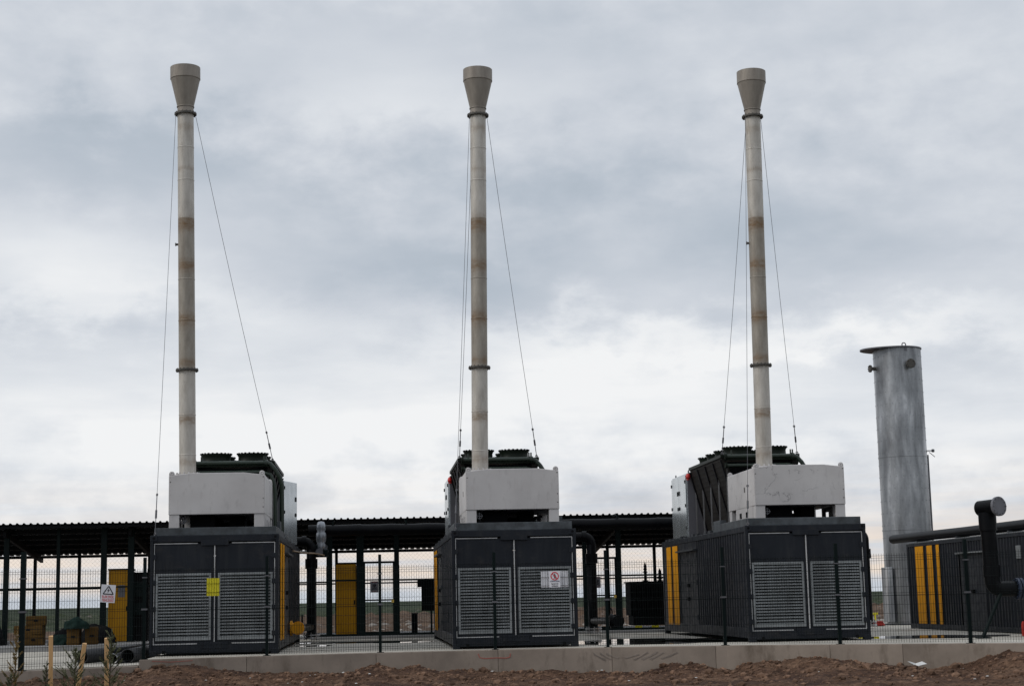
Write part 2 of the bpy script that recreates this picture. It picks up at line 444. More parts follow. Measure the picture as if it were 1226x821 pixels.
scn.view_settings.view_transform = 'Standard'; scn.view_settings.look = 'None'
scn.view_settings.exposure = 0; scn.view_settings.gamma = 1; scn.view_settings.use_curve_mapping = False
scn.cycles.max_bounces = 6; scn.cycles.use_denoising = True

# ------------------------------------------------------------------ the fence line / wall line
POSTS = [(-10.4,35.3), (-7.65,36.9), (-5.2,38.3), (-2.45,38.95), (.2,39.3), (2.95,39.38), (5.65,39.25), (8.35,38.5), (10.8,37.35), (13.35,35.85), (16.2,34.0)]
def line_y(x):
    for (xa, ya), (xb, yb) in zip(POSTS, POSTS[1:]):
        if xa <= x <= xb: return ya + (yb-ya)*(x-xa)/(xb-xa)
    if x < POSTS[0][0]: return POSTS[0][1] + (x-POSTS[0][0])*.58
    return POSTS[-1][1] - (x-POSTS[-1][0])*.64

# ground
g = MB(); g.add([(-4000,-200,-.72), (4000,-200,-.72), (4000,9000,-.72), (-4000,9000,-.72)], [(0,1,2,3)])
tag(g.build('ground', M['grass']), kind='structure')

# foreground soil with the spoil heaped against the wall
PROF = [(-14,-.38),(-9.6,-.38),(-8.2,-.37),(-7.2,-.35),(-6.1,-.34),(-5.25,-.26),(-4.75,-.15),(-4.2,-.12),(-3.6,-.25),(-2.9,-.33),(-2.3,-.39),(-1,-.43),(-.4,-.40),(.0,-.28),(.3,-.31),(.6,-.42),(.9,-.30),(1.3,-.40),
        (1.9,-.43),(3,-.50),(4.2,-.50),(5.1,-.55),(6.2,-.58),(6.9,-.50),(7.15,-.37),(7.4,-.48),(7.7,-.40),(8.05,-.53),(8.5,-.56),(8.8,-.42),(9.7,-.28),(10.4,-.28),(11,-.38),(11.9,-.50),(12.6,-.52),(13.1,-.45),(13.55,-.30),(13.9,-.17),(14.4,-.10),(20,-.05)]
def prof(x):
    for (a, za), (b, zb) in zip(PROF, PROF[1:]):
        if a <= x <= b: return za + (zb-za)*(x-a)/(b-a)
    return -.4
def soil_z(x, y):
    d = max(0., line_y(x) - .12 - y)
    p = prof(x + .25*noise.noise((x*1.3, y*1.3, 3.)))
    reach = 1.1 + 2.4*(p + .62)
    k = 1/(1 + (d/max(.5, reach))**2.2)
    z = -.64 + (p + .64)*k
    z += .05*noise.noise((x*.9, y*.9, 0.)) + .050*noise.noise((x*2.7, y*2.7, 5.)) + .036*noise.noise((x*6.5, y*6.5, 9.)) + .022*noise.noise((x*14, y*14, 2.))
    return z
g = MB(); NX, NY = 800, 190
x0, x1, ya = -19., 27., 22.
vs = []
for j in range(NY+1):
    t = j/NY; t = 1-(1-t)**1.6
    for i in range(NX+1):
        x = x0 + (x1-x0)*i/NX; yb = line_y(x) + .05
        y = ya + (yb-ya)*t
        vs.append((x, y, soil_z(x, y)))
g.add(vs, [(j*(NX+1)+i, j*(NX+1)+i+1, (j+1)*(NX+1)+i+1, (j+1)*(NX+1)+i) for j in range(NY) for i in range(NX)], True)
tag(g.build('soil_terrain', M['soil']), kind='structure')
ICO = None
def rock(mb, c, r, sq=.7, sub=1):
    bm = bmesh.new(); bmesh.ops.create_icosphere(bm, subdivisions=sub, radius=1)
    ph = random.random()*99
    vs = []
    for v in bm.verts:
        k = 1 + .45*noise.noise(v.co*1.4 + Vector((ph, ph, 0)))
        vs.append((c[0]+v.co.x*r*k*random.uniform(.9,1.1), c[1]+v.co.y*r*k, c[2]+v.co.z*r*k*sq))
    mb.add(vs, [[v.index for v in f.verts] for f in bm.faces]); bm.free()
cl = MB()
for i in range(5200):
    x = random.uniform(-11, 16); y = line_y(x) - .1 - abs(random.gauss(0, 1))*2.6
    r = .014 + .06*random.random()**4
    if random.random() < .02: r = random.uniform(.07, .14)
    rock(cl, (x, y, soil_z(x, y) + r*.2), r)
tag(cl.build('soil_clods', M['clod']), 'brown clods and stones strewn over the bare soil', 'soil clods', kind='stuff')
lt = MB()
for i in range(26):
    x = random.uniform(-6, 14); y = line_y(x) - .2 - random.random()*3.5; z = soil_z(x, y) + .03
    s_ = random.uniform(.02, .055); a = random.random()*PI
    rock(lt, (x, y, z), s_, .3)
for x, s_ in [(12.15, .22)]:
    y = line_y(x) - .55
    pts = [(x-.22,y,soil_z(x,y)+.16), (x-.05,y-.08,soil_z(x,y)+.04), (x+.2,y-.05,soil_z(x,y)+.09), (x+.13,y+.06,soil_z(x,y)+.14), (x-.02,y+.05,soil_z(x,y)+.1)]
    lt.add(pts + [(p[0], p[1]+.02, p[2]-.012) for p in pts], [(0,1,4),(1,2,3),(1,3,4),(5,9,6),(6,8,7),(6,9,8)])
tag(lt.build('litter', M['litter']), 'pale scraps of litter lying on the soil', 'litter', kind='stuff')

# concrete retaining wall (one thing, a lower length at its left end)
def ribbon(mb, xs, z0f, z1, front=-.14, back=.16):
    n = len(xs); vs = []
    for x in xs:
        y = line_y(x)
        vs += [(x, y+front, z0f), (x, y+back, z0f), (x, y+back, z1), (x, y+front, z1)]
    fs = []
    for i in range(n-1):
        for k in range(4): fs.append((i*4+k, i*4+(k+1) % 4, (i+1)*4+(k+1) % 4, (i+1)*4+k))
    fs += [(0,1,2,3), ((n-1)*4+3, (n-1)*4+2, (n-1)*4+1, (n-1)*4)]
    mb.add(vs, fs)
wl = thing('retaining_wall', 'long low concrete retaining wall under the green mesh fence', 'wall', (0,0,0))
JOINTS = [-5.28, -2.9, .1, 3.0, 5.72, 8.1, 10.55, 12.0, 14.6, 19, 23, 27]
for a, b in zip(JOINTS, JOINTS[1:]):
    xs = [a + .003] + [p[0] for p in POSTS if a+.05 < p[0] < b-.05] + [b - .003]
    mb = MB(); ribbon(mb, xs, -.9, .02); mb.build('wall_panel', M['wall'], wl, .012)
mb = MB(); ribbon(mb, [-19, -10.4, -7.65, -5.3], -.9, -.12); mb.build('lower_wall_panel', M['wall'], wl, .012)
# red and pencil marks left on the concrete
mk = MB(); yy = lambda x: line_y(x) - .145
def stroke(mb, pts, wd):
    for (xa, za), (xb, zb) in zip(pts, pts[1:]):
        d = Vector((xb-xa, 0, zb-za)); n = Vector((-d.z, 0, d.x)).normalized()*wd/2
        A = Vector((xa, yy(xa)-.004, za)); B = Vector((xb, yy(xb)-.004, zb)); t = Vector((0, .006, 0))
        mb.add([A-n, B-n, B+n, A+n, A-n+t, B-n+t, B+n+t, A+n+t], [(0,1,2,3),(7,6,5,4),(0,4,5,1),(2,6,7,3),(1,5,6,2),(0,3,7,4)])
stroke(mk, [(2.52,-.06),(2.56,-.15),(2.68,-.175),(2.95,-.165),(3.2,-.175),(3.28,-.15),(3.29,-.07)], .018)
stroke(mk, [(-5.0,-.02),(-4.6,-.05),(-4.1,-.03)], .012)
mk.build('red_mark', M['chalkred'], wl)
mk = MB()
random.seed(4)
for (x, wd_, dr) in ((5.55, .030, -1), (5.70, .020, -1), (5.86, .03, -1), (6.02, .034, 1), (6.22, .022, 1), (6.42, .05, 1), (6.60, .03, 1), (6.86, .04, 1)):
    p0 = (x, -.30 + .05*random.random()); p3 = (x + dr*(.26+.1*random.random()), -.07 - .06*random.random())
    for q in range(3):
        o_ = (q-1)*wd_*.6
        stroke(mk, [(p0[0]+o_, p0[1]+.04*random.random()), (p0[0]*.55+p3[0]*.45+o_, p0[1]*.6+p3[1]*.4), (p3[0]+o_*.5, p3[1]-.05*random.random())], wd_*(.35+.3*random.random()))
M['scuff'] = paint('scuff', (.205, .172, .147), .95, 0, .35)
mk.build('scuff_mark', M['scuff'], wl)

# platform slab and plinth
pl = MB(); xs = [-15, -10.4, -7.65, -5.28]
def slab(mb, xs, yb, z, zb):
    n = len(xs); top = [(x, line_y(x)+.15, z) for x in xs] + [(x, yb, z) for x in reversed(xs)]
    m = len(top); bot = [(a, b, zb) for a, b, _ in top]
    mb.add(top+bot, [tuple(range(m)), tuple(range(2*m-1, m-1, -1))] + [(i, (i+1) % m, m+(i+1) % m, m+i) for i in range(m)])
slab(pl, [-5.28] + [p[0] for p in POSTS if -5.2 < p[0] < 19] + [19, 27, 27.01], 64, 0, -.6)
tag(pl.build('platform', M['pave']), kind='structure')
pl = MB(); slab(pl, [-20, -10.4, -7.65, -5.284], 64, -.1, -.6)
tag(pl.build('pavement', M['pave']), kind='structure')
pl = MB(); pl.box(-19, -5.7, 51.8, 62.6, -.3, .06); pl.box(-2.0, 15, 54.6, 62.6, -.3, .08)
tag(pl.build('shed_floor', M['kerb']), kind='structure')

def puddle(cx, cy, rx, ry, ph):
    mb = MB(); n = 48; vs = []
    for i in range(n):
        a = 2*PI*i/n; k = 1 + .35*noise.noise((math.cos(a)*1.6+ph, math.sin(a)*1.6, ph))
        vs.append((cx+rx*k*math.cos(a), cy+ry*k*math.sin(a), .004))
    mb.add(vs, [tuple(range(n))])
    tag(mb.build('puddle_water', M['water']), kind='structure')
puddle(7.3, 44.1, 2.4, 2.6, 1.); puddle(9.3, 43.9, 1.6, 2.2, 7.); puddle(14.6, 42.3, 2.0, 1.6, 2.); puddle(-.4, 50.6, 2.0, 1.1, 3.); puddle(.9, 49.2, .9, .5, 5.); puddle(-1.6, 47.5, .5, .7, 6.)

# land behind
g = MB(); NX, NY = 320, 90; vs = []
for j in range(NY+1):
    y = 64.5 + (240-64.5)*(j/NY)**1.7
    for i in range(NX+1):
        x = -60 + 150*i/NX
        am = 1 + max(0, min(1, (y-85)/40))*1.4
        z = -.22 + am*(.24*noise.noise((x*.12, y*.12, 1.)) + .20*noise.noise((x*.5, y*.5, 4.)) + .12*noise.noise((x*1.6, y*1.6, 4.)))
        if x < -4: z += .55*math.exp(-((y-120)/40)**2)*min(1, (-4-x)/8)
        if j == NY: z = -.75
        vs.append((x, y, z))
g.add(vs, [(j*(NX+1)+i, j*(NX+1)+i+1, (j+1)*(NX+1)+i+1, (j+1)*(NX+1)+i) for j in range(NY) for i in range(NX)], True)
o = g.build('terrain', M['rubble']); o.data.materials.append(M['far_green'])
for p in o.data.polygons:
    if p.center.y > 165 + 12*noise.noise((p.center.x*.1, 0, 0)) or (p.center.x < -5 and p.center.y > 84): p.material_index = 1
tag(o, kind='structure')
rb = MB(); random.seed(11)
for i in range(1500):
    y = 65.5 + 55*random.random()**1.8; x = random.uniform(-24, 34)
    rock(rb, (x, y, -.25 + .1*noise.noise((x*.4, y*.4, 0))), .06 + .26*random.random()**3)
tag(rb.build('rubble', M['stone']), 'broken stones and rubble scattered over the bare earth behind the shed', 'rubble', kind='stuff')

# ------------------------------------------------------------------ signs and text
def text_mb(body, size, width=None):
    cu = bpy.data.curves.new('lettering', 'FONT'); cu.body = body; cu.size = size; cu.align_x = 'CENTER'; cu.align_y = 'CENTER'; cu.extrude = .0015; cu.offset = size*.012; cu.resolution_u = 3
    ob = bpy.data.objects.new('lettering', cu); col.objects.link(ob)
    dg = bpy.context.evaluated_depsgraph_get(); ev = ob.evaluated_get(dg); me = ev.to_mesh()
    vs = [v.co.copy() for v in me.vertices]; fs = [list(p.vertices) for p in me.polygons]
    ev.to_mesh_clear(); bpy.data.objects.remove(ob); bpy.data.curves.remove(cu)
    if vs and width:
        k = width/(max(v.x for v in vs)-min(v.x for v in vs)); vs = [Vector((v.x*k, v.y, v.z)) for v in vs]
    return vs, fs
def put_text(mb, body, size, cx, cz, y, width=None):
    vs, fs = text_mb(body, size, width)
    mb.add([(cx+v.x, y - v.z, cz+v.y) for v in vs], fs)
def ring(mb, cx, cz, y, r0, r1, n=28, t=.004):
    vs = []
    for i in range(n):
        a = 2*PI*i/n
        for r in (r0, r1):
            for yy_ in (y, y-t): vs.append((cx+r*math.cos(a), yy_, cz+r*math.sin(a)))
    fs = []
    for i in range(n):
        j = (i+1) % n
        fs += [(i*4+1, j*4+1, j*4+3, i*4+3), (i*4, i*4+2, j*4+2, j*4), (i*4+2, i*4+3, j*4+3, j*4+2), (i*4, j*4, j*4+1, i*4+1)]
    mb.add(vs, fs)
def bar(mb, xa, za, xb, zb, wd, y, t=.004):
    d = Vector((xb-xa, 0, zb-za)).normalized(); n = Vector((-d.z, 0, d.x))*wd/2
    A = Vector((xa, y, za)); B = Vector((xb, y, zb)); T = Vector((0, -t, 0))
    mb.add([A-n, B-n, B+n, A+n, A-n+T, B-n+T, B+n+T, A+n+T], [(0,1,2,3),(7,6,5,4),(0,4,5,1),(2,6,7,3),(1,5,6,2),(0,3,7,4)])
def ang_at(x):
    return math.atan2(line_y(x+.3)-line_y(x-.3), .6)

x = -5.95
s = thing('warning_sign', 'white electricity warning sign with black lightning triangle and red lettering', 'sign', (x, line_y(x)-.05, 1.52), None, (0, R(4), ang_at(x)))
mb = MB(); mb.box(-.168, .168, -.006, .006, -.2, .2); mb.build('sign_plate', M['signwhite'], s)
mb = MB()
T = [(-.12, -.01), (.12, -.01), (0, .17)]
for a in range(3): bar(mb, *T[a], *T[(a+1) % 3], .022, -.0065)
bolt = [(.012,.125),(-.035,.06),(-.005,.065),(-.02,.015),(.035,.085),(.003,.078)]
mb.prism([(a, b) for a, b in bolt], 'y', -.0105, -.0065)
mb.build('lightning_emblem', M['ink'], s)
mb = MB(); put_text(mb, 'ELEKTRİK', .08, 0, -.075, -.008, .28); put_text(mb, 'TEHLİKESİ', .08, 0, -.152, -.008, .28); mb.build('lettering', M['inkred'], s)

x = -3.68
s = tag(MB().box(-.15, .15, -.004, .004, -.205, .205).build('warning_plate', M['signyellow']), 'plain bright yellow plate behind the fence mesh', 'sign')
s.location = (x, line_y(x)+.03, 1.63); s.rotation_euler = (0, 0, ang_at(x))

x = 4.41
s = thing('prohibition_sign', 'white no entry sign with red barred circle and walking figure', 'sign', (x, line_y(x)+.03, 1.66), None, (0, 0, ang_at(x)))
mb = MB(); mb.box(-.33, .33, -.004, .004, -.195, .195); mb.build('back_plate', M['signwhite'], s)
mb = MB(); mb.box(-.135, .135, -.056, -.050, -.195, .195); mb.build('sign_plate', M['signwhite'], s)
mb = MB(); ring(mb, 0, .075, -.057, .078, .1); bar(mb, -.062, .137, .062, .013, .02, -.0572); mb.build('prohibition_emblem', M['inkred'], s)
mb = MB()
ring(mb, 0, .118, -.0562, .001, .014, 12)
bar(mb, 0, .1, .003, .06, .034, -.0562); bar(mb, .0, .062, -.02, .016, .014, -.0564); bar(mb, .004, .062, .022, .016, .014, -.0566); bar(mb, .0, .098, -.03, .07, .01, -.0568); bar(mb, .004, .098, .03, .072, .01, -.057)
mb.build('walking_figure', M['ink'], s)
mb = MB(); put_text(mb, 'GÖREVLİDEN', .05, 0, -.05, -.0575, .23); mb.build('lettering', M['inkblue'], s)
mb = MB(); put_text(mb, 'BAŞKASI', .042, 0, -.11, -.0575, .16); put_text(mb, 'GİREMEZ', .042, 0, -.163, -.0575, .16); mb.build('lettering', M['ink'], s)

# ------------------------------------------------------------------ mesh fence
fe = thing('mesh_fence', 'green welded wire mesh fence standing along the concrete wall', 'fence')
for i, (px, py) in enumerate(POSTS):
    zb = .02 if px > -5.25 else -.12
    hw = .036 if i != 1 else .055
    p = MB(); p.box(px-hw, px+hw, py-hw, py+hw, zb, 2.33 if i != 1 else 2.46)
    p.box(px-hw-.05, px+hw+.05, py-hw-.04, py+hw+.04, zb, zb+.012)
    p.build('post', M['green'], fe)
    c = MB(); c.box(px-hw-.03, px+hw+.03, py-hw-.012, py+hw+.012, 1.13, 1.17); c.box(px-hw-.02, px+hw+.02, py-hw-.01, py+hw+.01, 1.86, 1.885)
    c.build('clamp', M['cable'], fe)
for (xa, ya_), (xb, yb_) in zip(POSTS, POSTS[1:]):
    mb = MB(); d = Vector((xb-xa, yb_-ya_, 0)); Ln = d.length; u = d/Ln
    zb = .05 if xa > -5.25 else -.09
    zt = 2.04
    n = int((Ln-.12)/.058)
    for k in range(n+1):
        q = Vector((xa, ya_, 0)) + u*(.06 + (Ln-.12)*k/n)
        mb.cyl((q.x, q.y, zb), (q.x, q.y, zt+.03), .0040, seg=3, caps=False, smooth=False)
    z = zb + .06
    hz = []
    while z < zt: hz.append(z); z += .2
    hz += [hz[0]+.05, zt-.02, zt-.07, 1.12, 1.17]
    for z in hz:
        for off in (-.006, .006):
            a = Vector((xa, ya_, z)) + u*.03 + Vector((0, off, 0)); b = Vector((xb, yb_, z)) - u*.03 + Vector((0, off, 0))
            mb.cyl(a, b, .0040, seg=3, caps=False, smooth=False)
    mb.build('mesh_panel', M['wire'], fe)

# ------------------------------------------------------------------ generator container
CW, CL, CH = 1.575, 12.05, 2.93       # half width, length, height
def corrugated(mb, x, sgn, ya, yb, z0, z1, period=.30, depth=.036):
    n = max(1, round((yb-ya)/period)); p = (yb-ya)/n; pts = []
    for k in range(n):
        a = ya + k*p
        pts += [(x, a), (x, a+p*.36), (x-sgn*depth, a+p*.5), (x-sgn*depth, a+p*.86)]
    pts.append((x, yb))
    m = len(pts)
    mb.add([(px, py, z0) for px, py in pts] + [(px, py, z1) for px, py in pts], [(i, i+1, m+i+1, m+i) for i in range(m-1)])
def make_container(label, loc):
    t = thing('generator_container', label, 'container', loc, 'dark generator containers standing in a row')
    # shell: frame posts, rails, roof, floor, rear wall
    b = MB()
    for sx in (-1, 1):
        for y in (0, CL-.16): b.box(sx*CW-(.0 if sx < 0 else .075), sx*CW+(.075 if sx < 0 else 0), y, y+.16, .02, CH-.002)
        b.box(min(sx*CW, sx*(CW-.12)), max(sx*CW, sx*(CW-.12)), .16, CL-.16, CH-.15, CH-.003)
        b.box(min(sx*CW, sx*(CW-.12)), max(sx*CW, sx*(CW-.12)), .16, CL-.16, .10, .36)
    b.box(-CW+.075, CW-.075, .01, .15, CH-.16, CH-.004)
    b.box(-CW+.075, CW-.075, .01, .15, .06, .27)
    b.box(-CW+.13, CW-.13, .17, CL-.02, CH-.06, CH-.02)
    b.box(-CW+.075, CW-.075, CL-.10, CL-.04, .1, CH-.17)
    b.box(-CW+.13, CW-.13, .17, CL-.1, .11, .18)
    b.build('frame', M['dark'], t, .008)
    c = MB()
    for sx in (-1, 1):
        for y in (-.004, CL-.176):
            for z0, z1 in ((.0, .13), (CH-.13, CH+.012)):
                c.box(min(sx*(CW+.004), sx*(CW-.175)), max(sx*(CW+.004), sx*(CW-.175)), y, y+.18, z0, z1)
    c.build('corner_casting', M['dark'], t, .012)
    h = MB()
    for sx in (-1, 1):
        h.cyl((sx*(CW-.085), -.007, CH-.06), (sx*(CW-.085), .01, CH-.06), .034, seg=12)
        h.box(sx*(CW-.36)-.035, sx*(CW-.36)+.035, -.0025, .02, .05, .13)
    h.box(-CW+.5, CW-.5, -.002, .02, .052, .058)
    h.build('lifting_hole', M['void'], t)
    # corrugated side walls: left side has its stripes and door at the rear, right side (turned 180 degrees) at the front
    for sgn in (-1, 1):
        m_ = lambda y: y if sgn < 0 else CL - y
        def span(a, b): return tuple(sorted((m_(a), m_(b))))
        s = MB(); xx = sgn*(CW-.018)
        corrugated(s, xx, sgn, *span(.16, 6.45), .36, CH-.15)
        a, b_ = span(9.2, CL-.16); s.box(min(xx, xx-sgn*.02), max(xx, xx-sgn*.02), a, b_, .36, CH-.15)
        a, b_ = span(6.45, 9.2); s.box(min(xx, xx-sgn*.02), max(xx, xx-sgn*.02), a, b_, CH-.38, CH-.15)
        sw = s.build('side_wall', M['dark'], t)
        for k, (a, b_) in enumerate([(9.35, 10.22), (10.5, 11.25)]):
            y0, y1 = span(a, b_); s = MB()
            pts = corrugated(s, sgn*(CW+.004), sgn, y0, y1, .30, CH-.19, .15, .012)
            s.build('yellow_stripe', M['yellow'], t)
        d = MB(); y0, y1 = span(6.5, 9.15)
        d.box(min(sgn*(CW-.03), sgn*(CW-.06)), max(sgn*(CW-.03), sgn*(CW-.06)), y0, (y0+y1)/2-.01, .2, CH-.42)
        d.box(min(sgn*(CW-.03), sgn*(CW-.06)), max(sgn*(CW-.03), sgn*(CW-.06)), (y0+y1)/2+.01, y1, .2, CH-.42)
        dd = d.build('side_door', M['dark'], t, .006)
        d = MB(); ym = (y0+y1)/2
        for z in (1.05, 1.45): d.box(min(sgn*(CW-.03), sgn*(CW+.02)), max(sgn*(CW-.03), sgn*(CW+.02)), ym-.09, ym+.09, z, z+.1)
        d.build('handle', M['void'], dd)
        d = MB()
        for yh in (y0+.03, y1-.03):
            for z in (.5, 1.5, 2.3): d.cyl((sgn*(CW-.015), yh, z), (sgn*(CW-.015), yh, z+.14), .03, seg=8)
        d.build('hinge', M['dark2'], dd)
        d = MB(); d.box(min(sgn*(CW-.02), sgn*(CW+.1)), max(sgn*(CW-.02), sgn*(CW+.1)), y0-.08, y1+.08, CH-.42, CH-.37); d.build('rain_hood', M['dark2'], t)
    # two front doors with louvres
    for sx in (-1, 1):
        xa, xb = (-CW+.078, -.025) if sx < 0 else (.025, CW-.078)
        d = MB(); la, lb = (-1.43, -.085) if sx < 0 else (.085, 1.43)
        z0, z1 = .37, 2.0
        d.box(xa, xb, .045, .085, z1, CH-.2); d.box(xa, xb, .045, .085, .26, z0)
        d.box(xa, la, .045, .085, z0, z1); d.box(lb, xb, .045, .085, z0, z1)
        dm = (xa+xb)/2
        for za, zb in ((z1+.09, CH-.27),):
            d.box(xa+.05, xb-.05, .038, .0452, za, zb)
        dr = d.build('front_door', M['dark'], t, .006)
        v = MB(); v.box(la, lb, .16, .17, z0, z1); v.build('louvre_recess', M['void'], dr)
        f = MB()
        for a, b_, c0, c1 in ((la, lb, z1-.06, z1), (la, lb, z0, z0+.06), (la, la+.055, z0+.06, z1-.06), (lb-.055, lb, z0+.06, z1-.06)):
            f.box(a, b_, .024, .07, c0, c1)
        nb = 20; hgt = (z1-z0-.12)/nb
        for k in range(nb):
            zc = z0+.06 + k*hgt
            f.add([(la+.055, .034, zc+.006), (lb-.055, .034, zc+.006), (lb-.055, .105, zc+hgt*.78), (la+.055, .105, zc+hgt*.78),
                   (la+.055, .034, zc+.026), (lb-.055, .034, zc+.026), (lb-.055, .105, zc+hgt*.78+.01), (la+.055, .105, zc+hgt*.78+.01)],
                  [(0,1,2,3), (7,6,5,4), (0,4,5,1), (3,2,6,7), (0,3,7,4), (1,5,6,2)])
        f.cur = 1; f.extra = [M['void']]
        for q in (.22, .5, .78):
            xx = la+.055 + (lb-la-.11)*q
            for k in range(nb): f.box(xx-.06, xx+.06, .060, .075, z0+.06+k*hgt+hgt*.80, z0+.06+k*hgt+hgt*.97)
        f.build('louvre_grille', M['louvre'], dr)
        g_ = MB()
        e = (xa+.022) if sx < 0 else (xb-.022)
        g_.box(e-.009, e+.009, .030, .05, .26, CH-.19)
        inn = -.42 if sx < 0 else .42
        g_.box(min(e, inn), max(e, inn), .0302, .05, CH-.205, CH-.185); g_.box(min(e, inn), max(e, inn), .0302, .05, .275, .297)
        g_.build('door_seal', M['seal'], dr)
        hg = MB()
        for z in (.45, 1.08, 1.72, 2.35): hg.box(e-.07, e+.05, .006, .046, z, z+.12)
        hg.build('hinge', M['dark'], dr, .006)
    s = MB(); s.box(-.013, .013, .02, .05, .27, CH-.2); s.build('centre_seal', M['seal'], t)
    s = MB(); s.box(-.34, .34, -.004, .05, CH-.25, CH-.12); s.box(-.34, .34, -.004, .05, .16, .32); s.box(.28, .34, -.006, .0, CH-.25, CH-.12); s.build('lock_plate', M['dark'], t, .008)
    # roof frame under the exhaust silencer, roof edge blocks
    s = MB(); s.box(-1.5, 1.5, .14, .24, CH+.004, CH+.2); s.box(-1.5, 1.5, 4.2, 4.3, CH+.004, CH+.2)
    s.box(-1.5, -1.4, .24, 4.2, CH+.004, CH+.2); s.box(1.4, 1.5, .24, 4.2, CH+.004, CH+.2)
    s.box(-1.5, -1.32, 3.3, 4.2, CH+.2, CH+.30); s.box(1.40, 1.5, 2.2, 2.6, CH+.2, CH+.42)
    s.build('roof_frame', M['channel'], t, .008)
    s = MB(); y = 4.5
    while y < CL-.3:
        for sx in (-1, 1): s.box(sx*(CW-.13)-.09, sx*(CW-.13)+.09, y, y+.34, CH, CH+.05+.03*math.sin(y*3))
        y += .62
    s.build('roof_bracket', M['dark2'], t)
    return t
XC = (-3.87, 3.59, 11.10); YC = 41.0
c0 = make_container('left dark grey generator container with a yellow plate in front of its doors', (XC[0], YC, 0))
dup(c0, (XC[1], YC, 0), 'middle dark grey generator container with a white no entry sign before its louvres')
dup(c0, (XC[2], YC, 0), 'right dark grey generator container showing its whole corrugated side with two yellow stripes')

